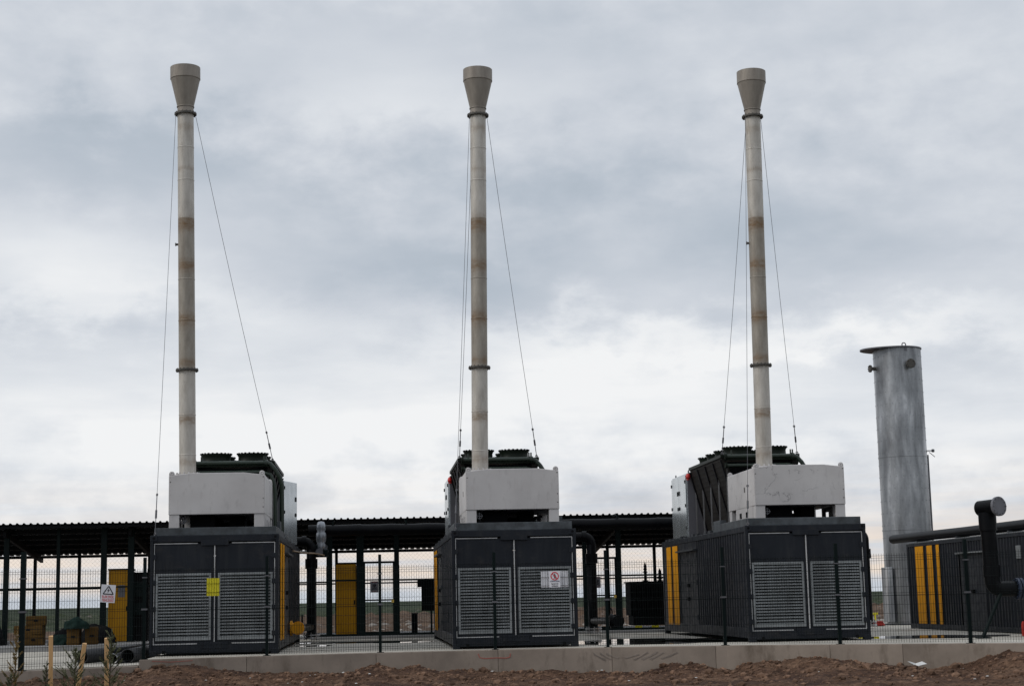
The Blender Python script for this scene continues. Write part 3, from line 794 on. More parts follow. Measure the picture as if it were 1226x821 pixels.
# ------------------------------------------------------------------ exhaust silencer box with chimney
SX, SY = -.79, 1.72     # chimney axis relative to the container's front centre
def make_stack(label, loc, lean):
    t = thing('exhaust_stack', label, 'chimney', loc, 'exhaust chimneys on the generator containers')
    ox, oy = .03, 1.0
    # box, z measured from the roof frame top (3.13 m)
    zb, zt = .37, 1.36
    b = MB(); hw = 1.215; dp = 3.2
    poly = [(-hw, zb), (hw, zb), (hw, zt), (hw*.55, zt+.065), (-hw*.55, zt+.065), (-hw, zt)]
    b.prism([(ox+p, q) for p, q in poly], 'y', oy, oy+dp)
    bx = b.build('silencer_box', M['whitebox'], t, .012)
    s = MB()
    for sx in (-1, 1):
        for sy in (0, 1):
            xc = ox+sx*(hw-.075); y_ = oy+.012+sy*(dp-.05)
            s.prism([(xc-.07, zt-.06)] + [(xc+.07*math.cos(a), zt+.045+.07*math.sin(a)) for a in [PI-PI*k/10 for k in range(11)]] + [(xc+.07, zt-.06)], 'y', y_, y_+.022)
            s.torus((xc, y_+.011, zt+.055), (0,1,0), .034, .020, 12, 6)
    s.build('lifting_lug', M['white'], bx)
    s = MB(); rs = random.Random(3)
    for sx in (-1, 1):
        for k in range(9):
            s.cyl((ox+sx*(hw-.04), oy-.003, zb+.06+k*.11), (ox+sx*(hw-.04), oy+.01, zb+.06+k*.11), .005 if rs.random() < .65 else .016, seg=8)
    s.box(ox-hw-.006, ox-hw+.01, oy+1.1, oy+1.2, .78, .92)
    s.build('rivet', M['flange'], bx)
    for sx in (-1, 1):
        for sy in (0, 1):
            l = MB(); xa = ox+sx*hw; xi = ox+sx*(hw-.27)
            ya_ = oy + (.02 if sy == 0 else dp-.32); yb_ = ya_+.30
            l.box(min(xi, xa-sx*.012), max(xi, xa-sx*.012), ya_, yb_, .0, zb)
            l.build('support_leg', M['white'], t, .006)
        l = MB(); xa = ox+sx*(hw-.004)
        a, b_ = min(xa, xa-sx*.008), max(xa, xa-sx*.008)
        y0, y1 = oy+.32, oy+2.3
        l.box(a, b_, y0, y1, .25, zb); l.box(a, b_, y0, y1, 0, .10)
        for q0, q1 in ((y0, y0+.55), (y0+.83, y0+1.30), (y0+1.58, y1)): l.box(a, b_, q0, q1, .1, .25)
        l.build('side_plate', M['white'], t)
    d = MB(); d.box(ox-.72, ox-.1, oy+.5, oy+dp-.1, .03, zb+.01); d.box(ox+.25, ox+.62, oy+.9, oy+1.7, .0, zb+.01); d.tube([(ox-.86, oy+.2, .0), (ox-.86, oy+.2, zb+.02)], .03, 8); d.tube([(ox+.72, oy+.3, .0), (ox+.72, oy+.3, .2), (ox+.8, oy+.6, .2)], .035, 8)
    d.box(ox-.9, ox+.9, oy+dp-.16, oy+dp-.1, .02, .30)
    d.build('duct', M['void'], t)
    d = MB(); d.torus((ox-.86, oy+.17, .22), (0,1,0), .07, .014, 14, 6); d.box(ox-.95, ox-.77, oy+.155, oy+.175, .21, .23); d.box(ox-.87, ox-.85, oy+.155, oy+.175, .13, .31)
    d.build('valve_wheel', M['cable'], t)
    # chimney; sections lean a little about the box top
    r = .215; c = Vector((SX, SY, 0))
    def P(z): return Vector((SX + lean*(z-1.4), SY, z))
    zz = [zt+.04, 4.18, 8.25, 11.14]
    def sect(name, z0, z1, m):
        p = MB(); n = 1+int((z1-z0)/.5); p.tube([P(z0+(z1-z0)*k/n) for k in range(n+1)], r, 32, caps=True)
        return p.build(name, m, t)
    base = MB()
    for k in range(14):
        a = 2*PI*k/14; q = P(zt+.07) + Vector((math.cos(a)*(r+.07), math.sin(a)*(r+.07), 0)); base.cyl(q, q+Vector((0,0,.06)), .022, seg=6)
    base.cyl(P(zt+.04), P(zt+.08), r+.12, seg=28); base.build('base_flange', M['white'], t)
    sect('pipe_section', zz[0], zz[1], M['stack']); sect('pipe_section', zz[1]+.001, zz[2], M['stackdark']); sect('pipe_section', zz[2]+.001, zz[3], M['stack'])
    for z in (zz[1], zz[3]):
        f = MB(); f.cyl(P(z-.022), P(z+.0), r+.080, seg=32); f.cyl(P(z+.003), P(z+.022), r+.080, seg=32)
        for k in range(16):
            a = 2*PI*(k+.5)/16; q = P(z) + Vector((math.cos(a)*(r+.055), math.sin(a)*(r+.055), 0)); f.cyl(q-Vector((0,0,.045)), q+Vector((0,0,.045)), .016, seg=6)
        f.build('flange', M['flange'], t)
    for z in (1.95, 3.0, 5.5, 6.6, 9.3, 10.2):
        f = MB(); f.lathe([(r-.002, -.018), (r+.006, -.008), (r+.006, .008), (r-.002, .018)], P(z), 32); f.build('weld_seam', M['stackdark'] if z < 8.2 and z > 4.2 else M['stack'], t)
    f = MB(); q = P(zz[3]+.03)
    f.lathe([(r, 0), (r, .15)], q, 40); f.lathe([(r, .15), (r+.018, .152), (r+.018, .175), (r, .178)], q, 40, False)
    f.lathe([(r+.004, .178), (.385, .92)], q, 40); f.lathe([(.385, .92), (.40, .935)], q, 40); f.lathe([(.40, .935), (.40, 1.26)], q, 40)
    f.lathe([(.40, 1.26), (.386, 1.26)], q, 40); f.lathe([(.386, 1.26), (.386, .94)], q, 40); f.lathe([(.386, .94), (r-.01, .18)], q, 40); f.lathe([(r-.01, .18), (r-.01, 0)], q, 40)
    f.build('flare', M['flare'], t)
    f = MB(); q = P(7.56); f.cyl(q+Vector((-r+.01, 0, 0)), q+Vector((-r-.07, 0, 0)), .03, seg=10); f.cyl(q+Vector((-r-.05, 0, 0)), q+Vector((-r-.075, 0, 0)), .045, seg=10)
    f.build('sampling_socket', M['flange'], t)
    return t
ROOFZ = CH+.2
LEAN = (-.0160, .0115, .0115); CHX = (0., .035, .07)
st_labels = ('exhaust chimney on a white box above the left generator container', 'exhaust chimney on a white box above the middle generator container', 'exhaust chimney on a scratched white box above the right generator container')
stacks = []
s0 = make_stack(st_labels[0], (XC[0]-.08, YC, ROOFZ), 0.0)
stacks.append(s0)
s1 = dup(s0, (XC[1]+.045, YC, ROOFZ), st_labels[1]); s2 = dup(s0, (XC[2]+.14, YC, ROOFZ), st_labels[2]); stacks += [s1, s2]
CHIM = ('pipe_section', 'flange', 'weld_seam', 'flare', 'sampling_socket', 'base_flange')
for s, k, cx in zip(stacks, LEAN, CHX):
    for c in kids(s):
        if s is s2 and c.name.startswith('silencer_box'): c.data = c.data.copy(); c.data.materials[0] = M['whitescratch']
        if c.name.split('.')[0] in CHIM:
            piv = Vector((SX, SY, 1.4))
            Rm = Matrix.Rotation(math.atan(k), 4, 'Y')
            c.matrix_local = Matrix.Translation(piv + Vector((cx, 0, 0))) @ Rm @ Matrix.Translation(-piv)
            if s is s1 and c.name.startswith('sampling'):
                c.matrix_local = c.matrix_local @ Matrix.Translation((2*SX, 0, 0)) @ Matrix.Scale(-1, 4, (1, 0, 0))

# ------------------------------------------------------------------ dry cooler
def make_cooler(label, loc):
    t = thing('dry_cooler', label, 'cooler', loc, 'dry coolers on the generator containers')
    hw, Lc, zt = 1.16, 4.75, 2.22
    f = MB()
    for sx in (-1, 1):
        f.box(min(sx*hw, sx*(hw-.10)), max(sx*hw, sx*(hw-.10)), 0, Lc, zt-.09, zt)
        f.box(min(sx*.55, sx*.45), max(sx*.55, sx*.45), 0, Lc, .02, .12)
        f.box(min(sx*(hw-.02), sx*(hw-.12)), max(sx*(hw-.02), sx*(hw-.12)), 0, Lc, .02, .09)
    f.box(-hw+.1, hw-.1, 0, .08, zt-.17, zt-.004); f.box(-hw+.1, hw-.1, Lc-.08, Lc, zt-.17, zt-.004)
    f.box(-hw+.1, hw-.1, .08, Lc-.08, zt-.05, zt-.02)
    f.box(-hw+.06, hw-.06, .0, .07, .02, .12)
    f.build('frame', M['olive'], t, .006)
    for sx in (-1, 1):
        c = MB(); xt, xb = sx*(hw-.03), sx*.60
        for off in (0,):
            c.add([(xt, .05, zt-.09), (xt, Lc-.05, zt-.09), (xb, Lc-.05, .12), (xb, .05, .12),
                   (xt-sx*.14, .05, zt-.09), (xt-sx*.14, Lc-.05, zt-.09), (xb-sx*.14, Lc-.05, .12), (xb-sx*.14, .05, .12)],
                  [(0,1,2,3), (7,6,5,4), (0,4,5,1), (2,6,7,3), (1,5,6,2), (0,3,7,4)])
        nl = 15
        for k in range(nl):
            q = (k+.5)/nl; x_ = xt+(xb-xt)*q + sx*.006; z_ = (zt-.09)+(.12-zt+.09)*q
            c.box(min(x_, x_-sx*.03), max(x_, x_-sx*.03), .06, Lc-.06, z_-.012, z_+.012)
        c.build('coil_panel', M['fin'], t)
        r_ = MB()
        for k in range(5):
            y = .06 + k*(Lc-.2)/4
            r_.add([(xt+sx*.03, y, zt-.15), (xt+sx*.03, y+.09, zt-.15), (xb+sx*.03, y+.09, .1), (xb+sx*.03, y, .1),
                    (xt-sx*.02, y, zt-.15), (xt-sx*.02, y+.09, zt-.15), (xb-sx*.02, y+.09, .1), (xb-sx*.02, y, .1)],
                   [(0,1,2,3), (7,6,5,4), (0,4,5,1), (2,6,7,3), (1,5,6,2), (0,3,7,4)])
        r_.build('coil_rib', M['roof'], t)
        for k in range(5):
            y = .05 + k*(Lc-.18)/4
            xo = sx*(hw-.17); p = MB(); p.box(min(xo, xo-sx*.035), max(xo, xo-sx*.035), y, y+.03, .09, zt-.35); p.build('post', M['postgrey'], t)
    v = MB(); v.box(-.4, .4, .12, .16, .1, zt-.3); v.add([(-hw+.12, .10, zt-.2), (hw-.12, .10, zt-.2), (.5, .10, .1), (-.5, .10, .1), (-hw+.12, .13, zt-.2), (hw-.12, .13, zt-.2), (.5, .13, .1), (-.5, .13, .1)], [(0,1,2,3), (7,6,5,4), (0,4,5,1), (1,5,6,2), (2,6,7,3), (3,7,4,0)])
    v.build('end_panel', M['void'], t)
    for sx in (-.52, .50):
        for k in range(4):
            yc = .6 + k*1.17
            fan = MB(); fan.lathe([(.38, -.01), (.43, .0), (.425, .02), (.405, .05), (.40, .16), (.43, .21), (.43, .24), (.42, .24), (.39, .17), (.39, .02)], (sx, yc, zt), 32)
            fn = fan.build('fan', M['olive'], t)
            gd = MB()
            for q in range(5): gd.torus((sx, yc, zt+.24), (0,0,1), .085*(q+1), .006, 24, 4)
            for q in range(6):
                a = PI*q/6; gd.cyl((sx-.43*math.cos(a), yc-.43*math.sin(a), zt+.245), (sx+.43*math.cos(a), yc+.43*math.sin(a), zt+.245), .007, seg=4)
            for q in range(22):
                a = 2*PI*q/22; gd.box(sx+.425*math.cos(a)-.025, sx+.425*math.cos(a)+.025, yc+.425*math.sin(a)-.025, yc+.425*math.sin(a)+.025, zt+.225, zt+.262)
            gd.build('fan_guard', M['roof'], fn)
            bl = MB()
            for q in range(5):
                Mx = Matrix.Translation((sx, yc, zt+.09)) @ Matrix.Rotation(2*PI*q/5, 4, 'Z') @ Matrix.Rotation(R(28), 4, 'X')
                bl.box(.07, .40, -.07, .07, -.005, .005, Mx)
            bl.cyl((sx, yc, zt+.02), (sx, yc, zt+.16), .1, seg=14)
            bl.build('fan_blade', M['fin'], fn)
    p = MB()
    p.tube([(-hw+.12, -.12, zt-.06), (hw-.25, -.12, zt-.06)], .055, 12); p.tube([(-hw+.12, -.10, zt-.32), (hw-.35, -.10, zt-.32)], .05, 12)
    p.tube([(hw-.25, -.12, zt-.06)] + [(hw-.12, -.12, zt-.10), (hw+.02, -.12, zt-.26), (hw+.14, -.10, zt-.46), (hw+.20, -.06, zt-.70), (hw+.20, -.04, zt-1.2), (hw+.20, -.04, .05)], .062, 12)
    p.tube([(hw-.35, -.10, zt-.32), (hw-.12, -.10, zt-.40), (hw-.02, -.10, zt-.6), (hw+.02, -.10, zt-.9), (hw+.02, -.10, .05)], .05, 12)
    for x_ in (hw-.3, -hw+.3, hw-.24): p.cyl((x_, -.12, zt-.08), (x_, -.12, zt+.12), .022, seg=8)
    for x_ in (-.8, .1, .7): p.cyl((x_, -.12, zt-.06), (x_, .05, zt-.1), .03, seg=8); 
    p.cyl((hw-.28, -.12, zt-.06), (hw-.2, -.12, zt-.07), .085, seg=14)
    p.build('header_pipe', M['pipegreen'], t)
    f = MB(); f.cyl((-hw+.1, -.12, zt-.06), (-hw+.16, -.12, zt-.06), .085, seg=14); f.cyl((-hw+.1, -.10, zt-.32), (-hw+.16, -.10, zt-.32), .08, seg=14)
    f.build('pipe_cap', M['olive'], t)
    return t
YK = YC + 4.75
k0 = make_cooler('dry cooler with fans on the left container behind its white box', (XC[0]+.04, YK, CH+.02))
dup(k0, (XC[1]+.02, YK, CH+.02), 'dry cooler with fans on the middle container behind its white box')
dup(k0, (XC[2]+.06, YK, CH+.02), 'dry cooler on the right container showing its slanted coil side and fan row')

# ------------------------------------------------------------------ electrical cabinets on the roofs
def make_cabinet(label, loc, sgn, opened, beacon):
    t = thing('electrical_cabinet', label, 'cabinet', loc, 'galvanised cabinets behind the dry coolers')
    # origin at the outer front bottom corner; body extends inward (-sgn) and back
    L_, Hc, Dp = 2.45, 2.06, .9
    b = MB(); b.box(min(0, -sgn*Dp), max(0, -sgn*Dp), 0, L_, .03, Hc); b.build('body', M['galv'], t, .008)
    c = MB()
    for y in (.15, L_-.15): c.torus((-sgn*.1, y, Hc+.05), (1,0,0), .05, .016, 12, 6); c.box(-sgn*.1-.03, -sgn*.1+.03, y-.05, y+.05, Hc-.002, Hc+.015)
    c.build('lifting_eye', M['cable'], t)
    c = MB(); c.box(min(-sgn*.02, -sgn*(Dp-.02)), max(-sgn*.02, -sgn*(Dp-.02)), -.03, .0, .05, Hc-.03); c.build('front_panel', M['greyplate'], t)
    for k in (0, 1):
        y0, y1 = (.03, L_/2-.01) if k == 0 else (L_/2+.01, L_-.03)
        d = MB(); d.box(min(0, sgn*.035), max(0, sgn*.035), 0, y1-y0, .08, Hc-.05)
        dr = d.build('door', M['galv'], t, .006)
        hy = (y1-y0-.12) if k == 0 else .12
        h_ = MB()
        h_.torus((sgn*.045, hy, 1.0), (1,0,0), .05, .012, 12, 6); h_.box(min(sgn*.03, sgn*.06), max(sgn*.03, sgn*.06), hy-.03, hy+.03, 1.42, 1.56)
        h_.build('handle', M['void'], dr)
        h_ = MB(); hz = 0.03 if k == 0 else y1-y0-.03
        for z in (.3, 1.0, 1.75): h_.cyl((sgn*.045, hz, z), (sgn*.045, hz, z+.1), .02, seg=8)
        h_.build('hinge', M['void'], dr)
        dr.location = (sgn*.004, y0, 0)
        if opened and k == 0: dr.rotation_euler = (0, 0, -sgn*R(17))
    if beacon:
        b = MB(); b.lathe([(.001, .15), (.045, .14), (.07, .10), (.075, .04), (.075, 0), (.001, 0)], (0, 0, 0), 18, M=Matrix.Translation((-sgn*.02, -.16, Hc-.17)))
        b.cyl((-sgn*.02, -.16, Hc-.22), (-sgn*.02, -.16, Hc-.17), .05, seg=12)
        b.build('red_beacon', M['red'], t)
    return t
YB = YC + 9.58
make_cabinet('galvanised electrical cabinet with one door ajar at the rear of the left container roof', (XC[0]+1.16, YB, CH+.02), 1, True, False)
make_cabinet('galvanised cabinet with red beacon at the rear of the middle container roof', (XC[1]-1.15, YB, CH+.02), -1, False, True)
make_cabinet('galvanised two door cabinet with red beacon at the rear of the right container roof', (XC[2]-1.16, YB, CH+.02), -1, False, True)

# ------------------------------------------------------------------ guy wires
NM = ('left', 'middle', 'right')
for i in range(3):
    s = stacks[i]; k = LEAN[i]; zf = 11.10
    fx = s.location.x + SX + CHX[i] + k*(zf-1.4); fy = YC + SY; fz = ROOFZ + zf
    kx = XC[i] + (.04, .02, .06)[i]
    ends = [((fx-.24, fy-.16, fz), (XC[i]-CW+.1, YC+.10, CH+.02), 'front corner of its container'),
            ((fx-.12, fy+.27, fz), (kx-1.1, YK+.05, CH+.02+2.22), 'left corner of its cooler'),
            ((fx+.26, fy+.12, fz), (kx+1.1, YK+.05, CH+.02+2.22), 'right corner of its cooler')]
    for a, b, nm in ends:
        A, B = Vector(a), Vector(b)
        t = thing('guy_wire', f'steel guy wire from {NM[i]} chimney down to the {nm}', 'guy wire', B, 'guy wires of the chimneys')
        d = A - B
        m = MB(); q0 = d*(.085 if d.length < 11 else .09)
        n = 8; m.tube([q0 + (d-q0)*j/n - Vector((0, 0, .10*math.sin(PI*j/n))) for j in range(n+1)], .0062, 5, caps=False)
        m.build('cable', M['cable'], t)
        m = MB(); u = d.normalized()
        m.cyl(u*.02, q0*.45, .010, seg=6); m.cyl(q0*.42, q0*.62, .026, seg=8); m.cyl(q0*.6, q0*1.02, .012, seg=6)
        m.torus(q0*1.0, u.orthogonal(), .03, .010, 10, 5); m.torus(u*.03, u.orthogonal(), .035, .012, 10, 5)
        m.build('turnbuckle', M['cable'], t)

# ------------------------------------------------------------------ open shed behind
sh = thing('open_shed', 'long open sided shed with dark corrugated roof behind the containers', 'shed')
YE, YR, ZE, ZR = 55.0, 62.2, 3.97, 3.17
XA, XB = -18.0, 14.0
zr = lambda y: ZE + (ZR-ZE)*(y-YE)/(YR-YE)
rf = MB(); per = .222; n = int((XB-XA)/per); P_ = []
for k in range(n):
    a = XA + k*per; P_ += [(a, 0), (a+.085, 0), (a+.11, .045), (a+.155, .045), (a+.18, 0)]
P_.append((XA+n*per, 0)); m = len(P_)
vs = []
for y, z in ((YE, ZE), (YR, ZR)):
    for off in (0, -.008):
        vs += [(x, y, z+h+off) for x, h in P_]
fs = []
for i in range(m-1):
    fs += [(i, i+1, 2*m+i+1, 2*m+i), (m+i+1, m+i, 3*m+i, 3*m+i+1), (i+1, i, m+i, m+i+1), (2*m+i, 2*m+i+1, 3*m+i+1, 3*m+i)]
fs += [(0, 2*m, 3*m, m), (m-1, 2*m-1, 4*m-1, 3*m-1)]
rf.add(vs, fs); rf.build('roof', M['roof'], sh)
M['purlin'] = paint('purlin_steel', (.05, .052, .056), .55, .2, .2)
y = YE + .12
while y < YR:
    p = MB(); p.box(XA+.1, XB-.1, y, y+.05, zr(y)-.115, zr(y)-.012); p.box(XA+.1, XB-.1, y+.05, y+.09, zr(y)-.115, zr(y)-.105); p.build('purlin', M['roof'], sh); y += 1.18
p = MB()
yb = YE+.4
while yb < YR-.3:
    xk = XA + .132
    while xk < XB-.2:
        p.box(xk-.025, xk+.025, yb-.03, yb+.03, zr(yb)-.02, zr(yb)-.010)
        xk += per
    yb += .59
p.build('roof_dot', M['louvre'], sh)  # rows of small pale blocks along the ribs of the roof underside
COLS = [(-16.2,.07), (-12.15,.085), (-10.45,.055), (-8.95,.095), (-8.05,.10), (-5.0,.08), (-1.42,.10), (-.38,.125), (.86,.085), (3.6,.1), (6.2,.08), (7.32,.07), (8.5,.09), (12.6,.09)]
for x, hw in COLS:
    p = MB(); y = 55.9; z1 = zr(y)-.02
    p.box(x-hw, x+hw, y-.06, y-.045, .05, z1); p.box(x-hw, x+hw, y+.045, y+.06, .05, z1); p.box(x-.012, x+.012, y-.045, y+.045, .05, z1)
    p.box(x-hw-.04, x+hw+.04, y-.1, y+.1, .06, .085)
    p.build('column', M['green'], sh)
for x in (-16.2, -12.35, -10.75, -8.2, -5.0, -1.3, 2.55, 5.9, 8.95, 10.75, 12.6):
    p = MB(); y = 61.6; p.box(x-.055, x+.055, y-.055, y+.055, .05, zr(y)-.02); p.build('column', M['green'], sh)
for x in (-16.2, -12.15, -8.05, -.38, 3.6, 8.5, 12.6):
    p = MB(); p.prism([(55.5, zr(55.5)-.13), (61.8, zr(61.8)-.13), (61.8, zr(61.8)-.33), (55.5, zr(55.5)-.33)], 'x', x-.05, x+.05); p.build('rafter', M['roof'], sh)
# enclosure rails
p = MB(); p.tube([(XA, 55.95, 1.86), (-1.4, 55.95, 1.90)], .026, 8); p.tube([(XA, 61.6, 1.9), (XB, 61.6, 1.9)], .026, 8); p.tube([(.9, 55.95, 1.93), (7.3, 55.95, 1.93)], .03, 8); p.tube([(8.5, 55.95, 1.93), (XB, 55.95, 1.93)], .03, 8); p.tube([(-1.4, 55.95, 1.95), (-.4, 55.95, 1.95)], .028, 8)
p.box(-2, XB, 55.8, 56.0, .08, .15)
p.build('rail', M['green'], sh)
# gates of the transformer bays
def gate(x0, x1):
    gg = MB()
    gg.box(x0, x1, 55.9, 55.96, 2.5, 2.57); gg.box(x0, x1, 55.9, 55.96, .15, .21)
    gg.box(x0, x0+.05, 55.905, 55.955, .21, 2.5); gg.box(x1-.05, x1, 55.905, 55.955, .21, 2.5)
    gg.box(x0, x1, 55.91, 55.95, 1.24, 1.29); gg.box(x0, x1, 55.91, 55.95, 1.93, 1.97)
    g_ = gg.build('gate', M['green'], sh)
    l = MB(); l.box(x1-.10, x1-.02, 55.85, 55.9, 1.17, 1.27); l.build('padlock', M['brass'], g_)
    z = MB()
    k = x0+.12
    while k < x1-.05: z.cyl((k, 55.93, .2), (k, 55.93, 2.5), .0045, seg=3, caps=False); k += .1
    z.build('gate_mesh', M['wire'], g_)
gate(-.255, .775); gate(7.39, 8.41)
# diagonal sag wires of the rear chain link
z = MB()
def chain(x0, x1, y, z0, z1, stp):
    k = x0 - (z1-z0)
    while k < x1:
        for s_ in (1, -1):
            xa, za, xb, zb_ = k, (z0 if s_ > 0 else z1), k+(z1-z0), (z1 if s_ > 0 else z0)
            if xa < x0: za += s_*(x0-xa); xa = x0
            if xb > x1: zb_ -= s_*(xb-x1); xb = x1
            if xb > xa: z.cyl((xa, y, za), (xb, y, zb_), .0017, seg=3, caps=False)
        k += stp
chain(XA, XB, 61.65, .15, 3.1, .16)
z.build('chain_link', M['cable'], sh)

def danger_sign(label, x, z_):
    s = thing('danger_sign', label, 'sign', (x, 55.85, z_), 'danger signs on the gates')
    b = MB(); b.box(-.13, .13, -.005, .005, -.19, .19); b.build('sign_plate', M['greyplate'], s)
    b = MB(); b.box(-.09, .09, -.008, -.0055, .14, .165); b.box(-.09, .09, -.008, -.0055, -.155, -.14); b.build('red_band', M['inkdull'], s)
    b = MB(); b.lathe([(.001,-.01),(.05,-.01),(.062,0),(.05,.01),(.001,.01)], (0,0,0), 16, M=Matrix.Translation((0,-.006,.055)) @ Matrix.Rotation(PI/2, 4, 'X'))
    b.box(-.032, .032, -.012, -.0055, -.03, .01); bar(b, -.09, -.02, .09, -.1, .024, -.0056); bar(b, -.09, -.1, .09, -.02, .024, -.0066)
    b.build('skull_emblem', M['ink'], s)
danger_sign('small grey danger sign on the gate beside the yellow cabinet', .10, 1.71)
danger_sign('small grey danger sign on the gate left of the black transformer', 7.72, 1.71)

# main pipes under the eave
def header(label, xa, xb, z):
    t = thing('header_pipe', label, 'pipe', (xa, 53.9, z))
    m = MB(); n = 12; m.tube([((xb-xa)*k/n, 0, .01*math.sin(k*2)) for k in range(n+1)], .185, 20); m.build('pipe', M['plastic'], t)
    m = MB(); x_ = 1.6
    while x_ < xb-xa-.3: m.cyl((x_, 0, 0), (x_+.12, 0, 0), .20, seg=20); x_ += 2.9
    m.build('coupling', M['plastic'], t)
    m = MB(); x_ = .8
    while x_ < xb-xa: m.box(x_-.03, x_+.03, -.03, .03, .18, .34); m.box(x_-.03, x_+.03, -.03, 1.2, .30, .36); x_ += 2.4
    m.build('hanger', M['green'], t)
header('fat black gas pipe under the shed eave between the left and middle containers', -2.05, 2.55, 3.55)
header('fat black gas pipe under the shed eave between the middle and right containers', 5.0, 10.6, 3.60)

# vertical gas risers beside each container
def gas_riser(label, loc, yel):
    t = thing('gas_riser', label, 'pipe', loc, 'black gas risers beside the containers')
    r = .155
    m = MB()
    m.tube([(0,0,.12), (0,0,2.92)] + arc((-.25,0,2.92), .25, (1,0,0), (0,0,1), 0, PI/2, 8) + [(-.9,0,3.17)], r, 18)
    m.build('pipe', M['plastic'], t)
    m = MB(); m.cyl((0,0,2.30),(0,0,2.62), r+.045, seg=18); m.cyl((-.30,0,3.17),(-.16,0,3.17), r+.035, seg=18); m.build('coupling', M['plastic'], t)
    m = MB(); m.cyl((0,0,.08),(0,0,.14), r+.12, seg=18); m.cyl((0,0,.18),(0,0,.22), r+.12, seg=18)
    for k in range(8): a = 2*PI*k/8; m.cyl((math.cos(a)*.23,math.sin(a)*.23,.05),(math.cos(a)*.23,math.sin(a)*.23,.27), .02, seg=6)
    m.build('base_flange', M['steel'], t)
    m = MB(); m.tube([(0,0,.45), (-.06,-1.2,.46), (-.15,-5.6,.52)], .11, 14); m.build('branch_pipe', M['plastic'], t)
    m = MB()
    for q in (0, .16): m.cyl((-.155,-5.7-q,.52), (-.157,-5.76-q,.52), .18, seg=18)
    m.cyl((-.155,-5.6,.52), (-.157,-5.95,.52), .10, seg=14)
    m.build('branch_flange', M['steel'], t)
    m = MB(); m.torus((-.10,-4.7,.72), (1,.1,0), .15, .02, 18, 6); m.cyl((-.10,-4.7,.5),(-.10,-4.7,.72), .03, seg=8); m.build('valve_handwheel', M['void'], t)
    m = MB(); m.tube([(-.157,-5.95,.52), (-.16,-6.5,.52)], .12, 14); m.cyl((-.16,-6.02,.52), (-.16,-6.10,.52), .19, seg=18); m.cyl((-.16,-6.5,.52), (-.16,-6.58,.52), .17, seg=18); m.cyl((-.16,-6.35,.52), (-.40,-6.35,.52), .15, seg=16); m.cyl((-.30,-6.35,.52), (-.36,-6.35,.52), .21, seg=18)
    m.build('yellow_elbow', M['yellow'] if yel else M['steel'], t)
    return t
r0 = gas_riser('black vertical gas pipe with a yellow flanged elbow beside the left container', (-1.93, 53.2, 0), True)
r1 = dup(r0, (XC[1]+CW+.62+1.35, 53.2, 0), 'black vertical gas pipe beside the middle container')
r2 = dup(r0, (XC[2]+CW+.62+3.15, 53.6, 0), 'black vertical gas pipe beside the right container')
r1.location.x = 7.2; r2.location.x = 16.5
for c in kids(r2):
    if c.name.startswith(('branch', 'yellow_elbow', 'valve')): bpy.data.objects.remove(c)
for r_ in (r1,):
    for c in kids(r_):
        if c.name.startswith('yellow_elbow'):
            c.name = 'branch_elbow'; c.data = c.data.copy(); c.data.materials.clear(); c.data.materials.append(M['plastic'])

# wrapped valve on the left header
t = thing('wrapped_valve', 'valve wrapped in silver film below the end of the black gas pipe', 'valve', (-1.62, 53.35, 2.85))
m = MB(); m.lathe([(.001,.98),(.10,.96),(.14,.86),(.15,.72),(.12,.64),(.16,.58),(.17,.46),(.15,.34),(.13,.28),(.17,.2),(.14,.06),(.10,.0),(.001,-.02)], (0,0,0), 14); m.build('film_wrap', M['wrap'], t)
m = MB(); m.add([(.08,-.05,.32),(.2,-.1,.2),(.24,-.02,.0),(.17,.05,-.12),(.1,.0,.05),(.16,.06,.22)], [(0,1,2,4),(2,3,4),(0,5,1),(1,5,2)]); m.build('loose_film', M['wrap'], t)
m = MB(); m.box(-.42, .22, -.1, .12, -.18, .05); m.box(-.3, .1, -.12, .14, -.05, .22); m.build('valve_body', M['green'], t, .01)
m = MB(); m.cyl((-.05,-.12,-.02),(-.05,-.3,-.02), .12, seg=14); m.build('handwheel', M['greyplate'], t)
t = MB(); t.tube([(0,0,0), (.25,1.6,-.02), (.5,3.4,.02), (.75,5.0,.0)], .025, 8)
tag(t.build('hose', M['tan']), 'thin tan hose running from the left container top to its gas pipe', 'hose').location = (-2.27, 48.0, 2.72)

# yellow cabinets in the shed
def yellow_cabinet(label, loc, wd, ht, vent, dark_w):
    t = thing('yellow_cabinet', label, 'cabinet', loc)
    b = MB(); b.box(0, wd, .02, 1.3, .05, ht-.04); b.build('body', M['green'], t)
    d = MB(); d.box(0.005, wd-.005, -.02, .018, .04, ht); d.build('yellow_door', M['yellow_shaded'], t, .008)
    b = MB(); b.box(-.02, wd+.02, -.04, 1.32, ht, ht+.05); b.build('roof_cap', M['void'], t)
    if vent:
        v = MB(); v.box(.33, .55, -.026, -.021, 1.50, 1.90); v.build('paper_notice', M['greyplate'], t)
    v = MB(); v.box(wd-.09, wd-.05, -.05, -.02, 1.05, 1.2); v.build('handle', M['void'], t)
    if dark_w:
        b = MB(); b.box(wd+.03, wd+dark_w, .1, 1.6, .05, ht-.08); b.build('switchgear_box', M['void'], t, .01)
        b = MB(); b.box(wd+.12, wd+dark_w-.08, .06, .1, .9, 1.3); b.box(wd+.12, wd+dark_w-.08, .06, .1, 1.5, 2.0); b.build('switch_panel', M['green'], t)
yellow_cabinet('tall yellow cabinet with paper notice standing in the shed near stacked crates', (-8.82, 56.1, .04), .69, 2.40, True, .62)
yellow_cabinet('plain tall yellow cabinet standing between shed columns beside the gate', (-1.21, 56.1, .08), .70, 2.42, False, .12)

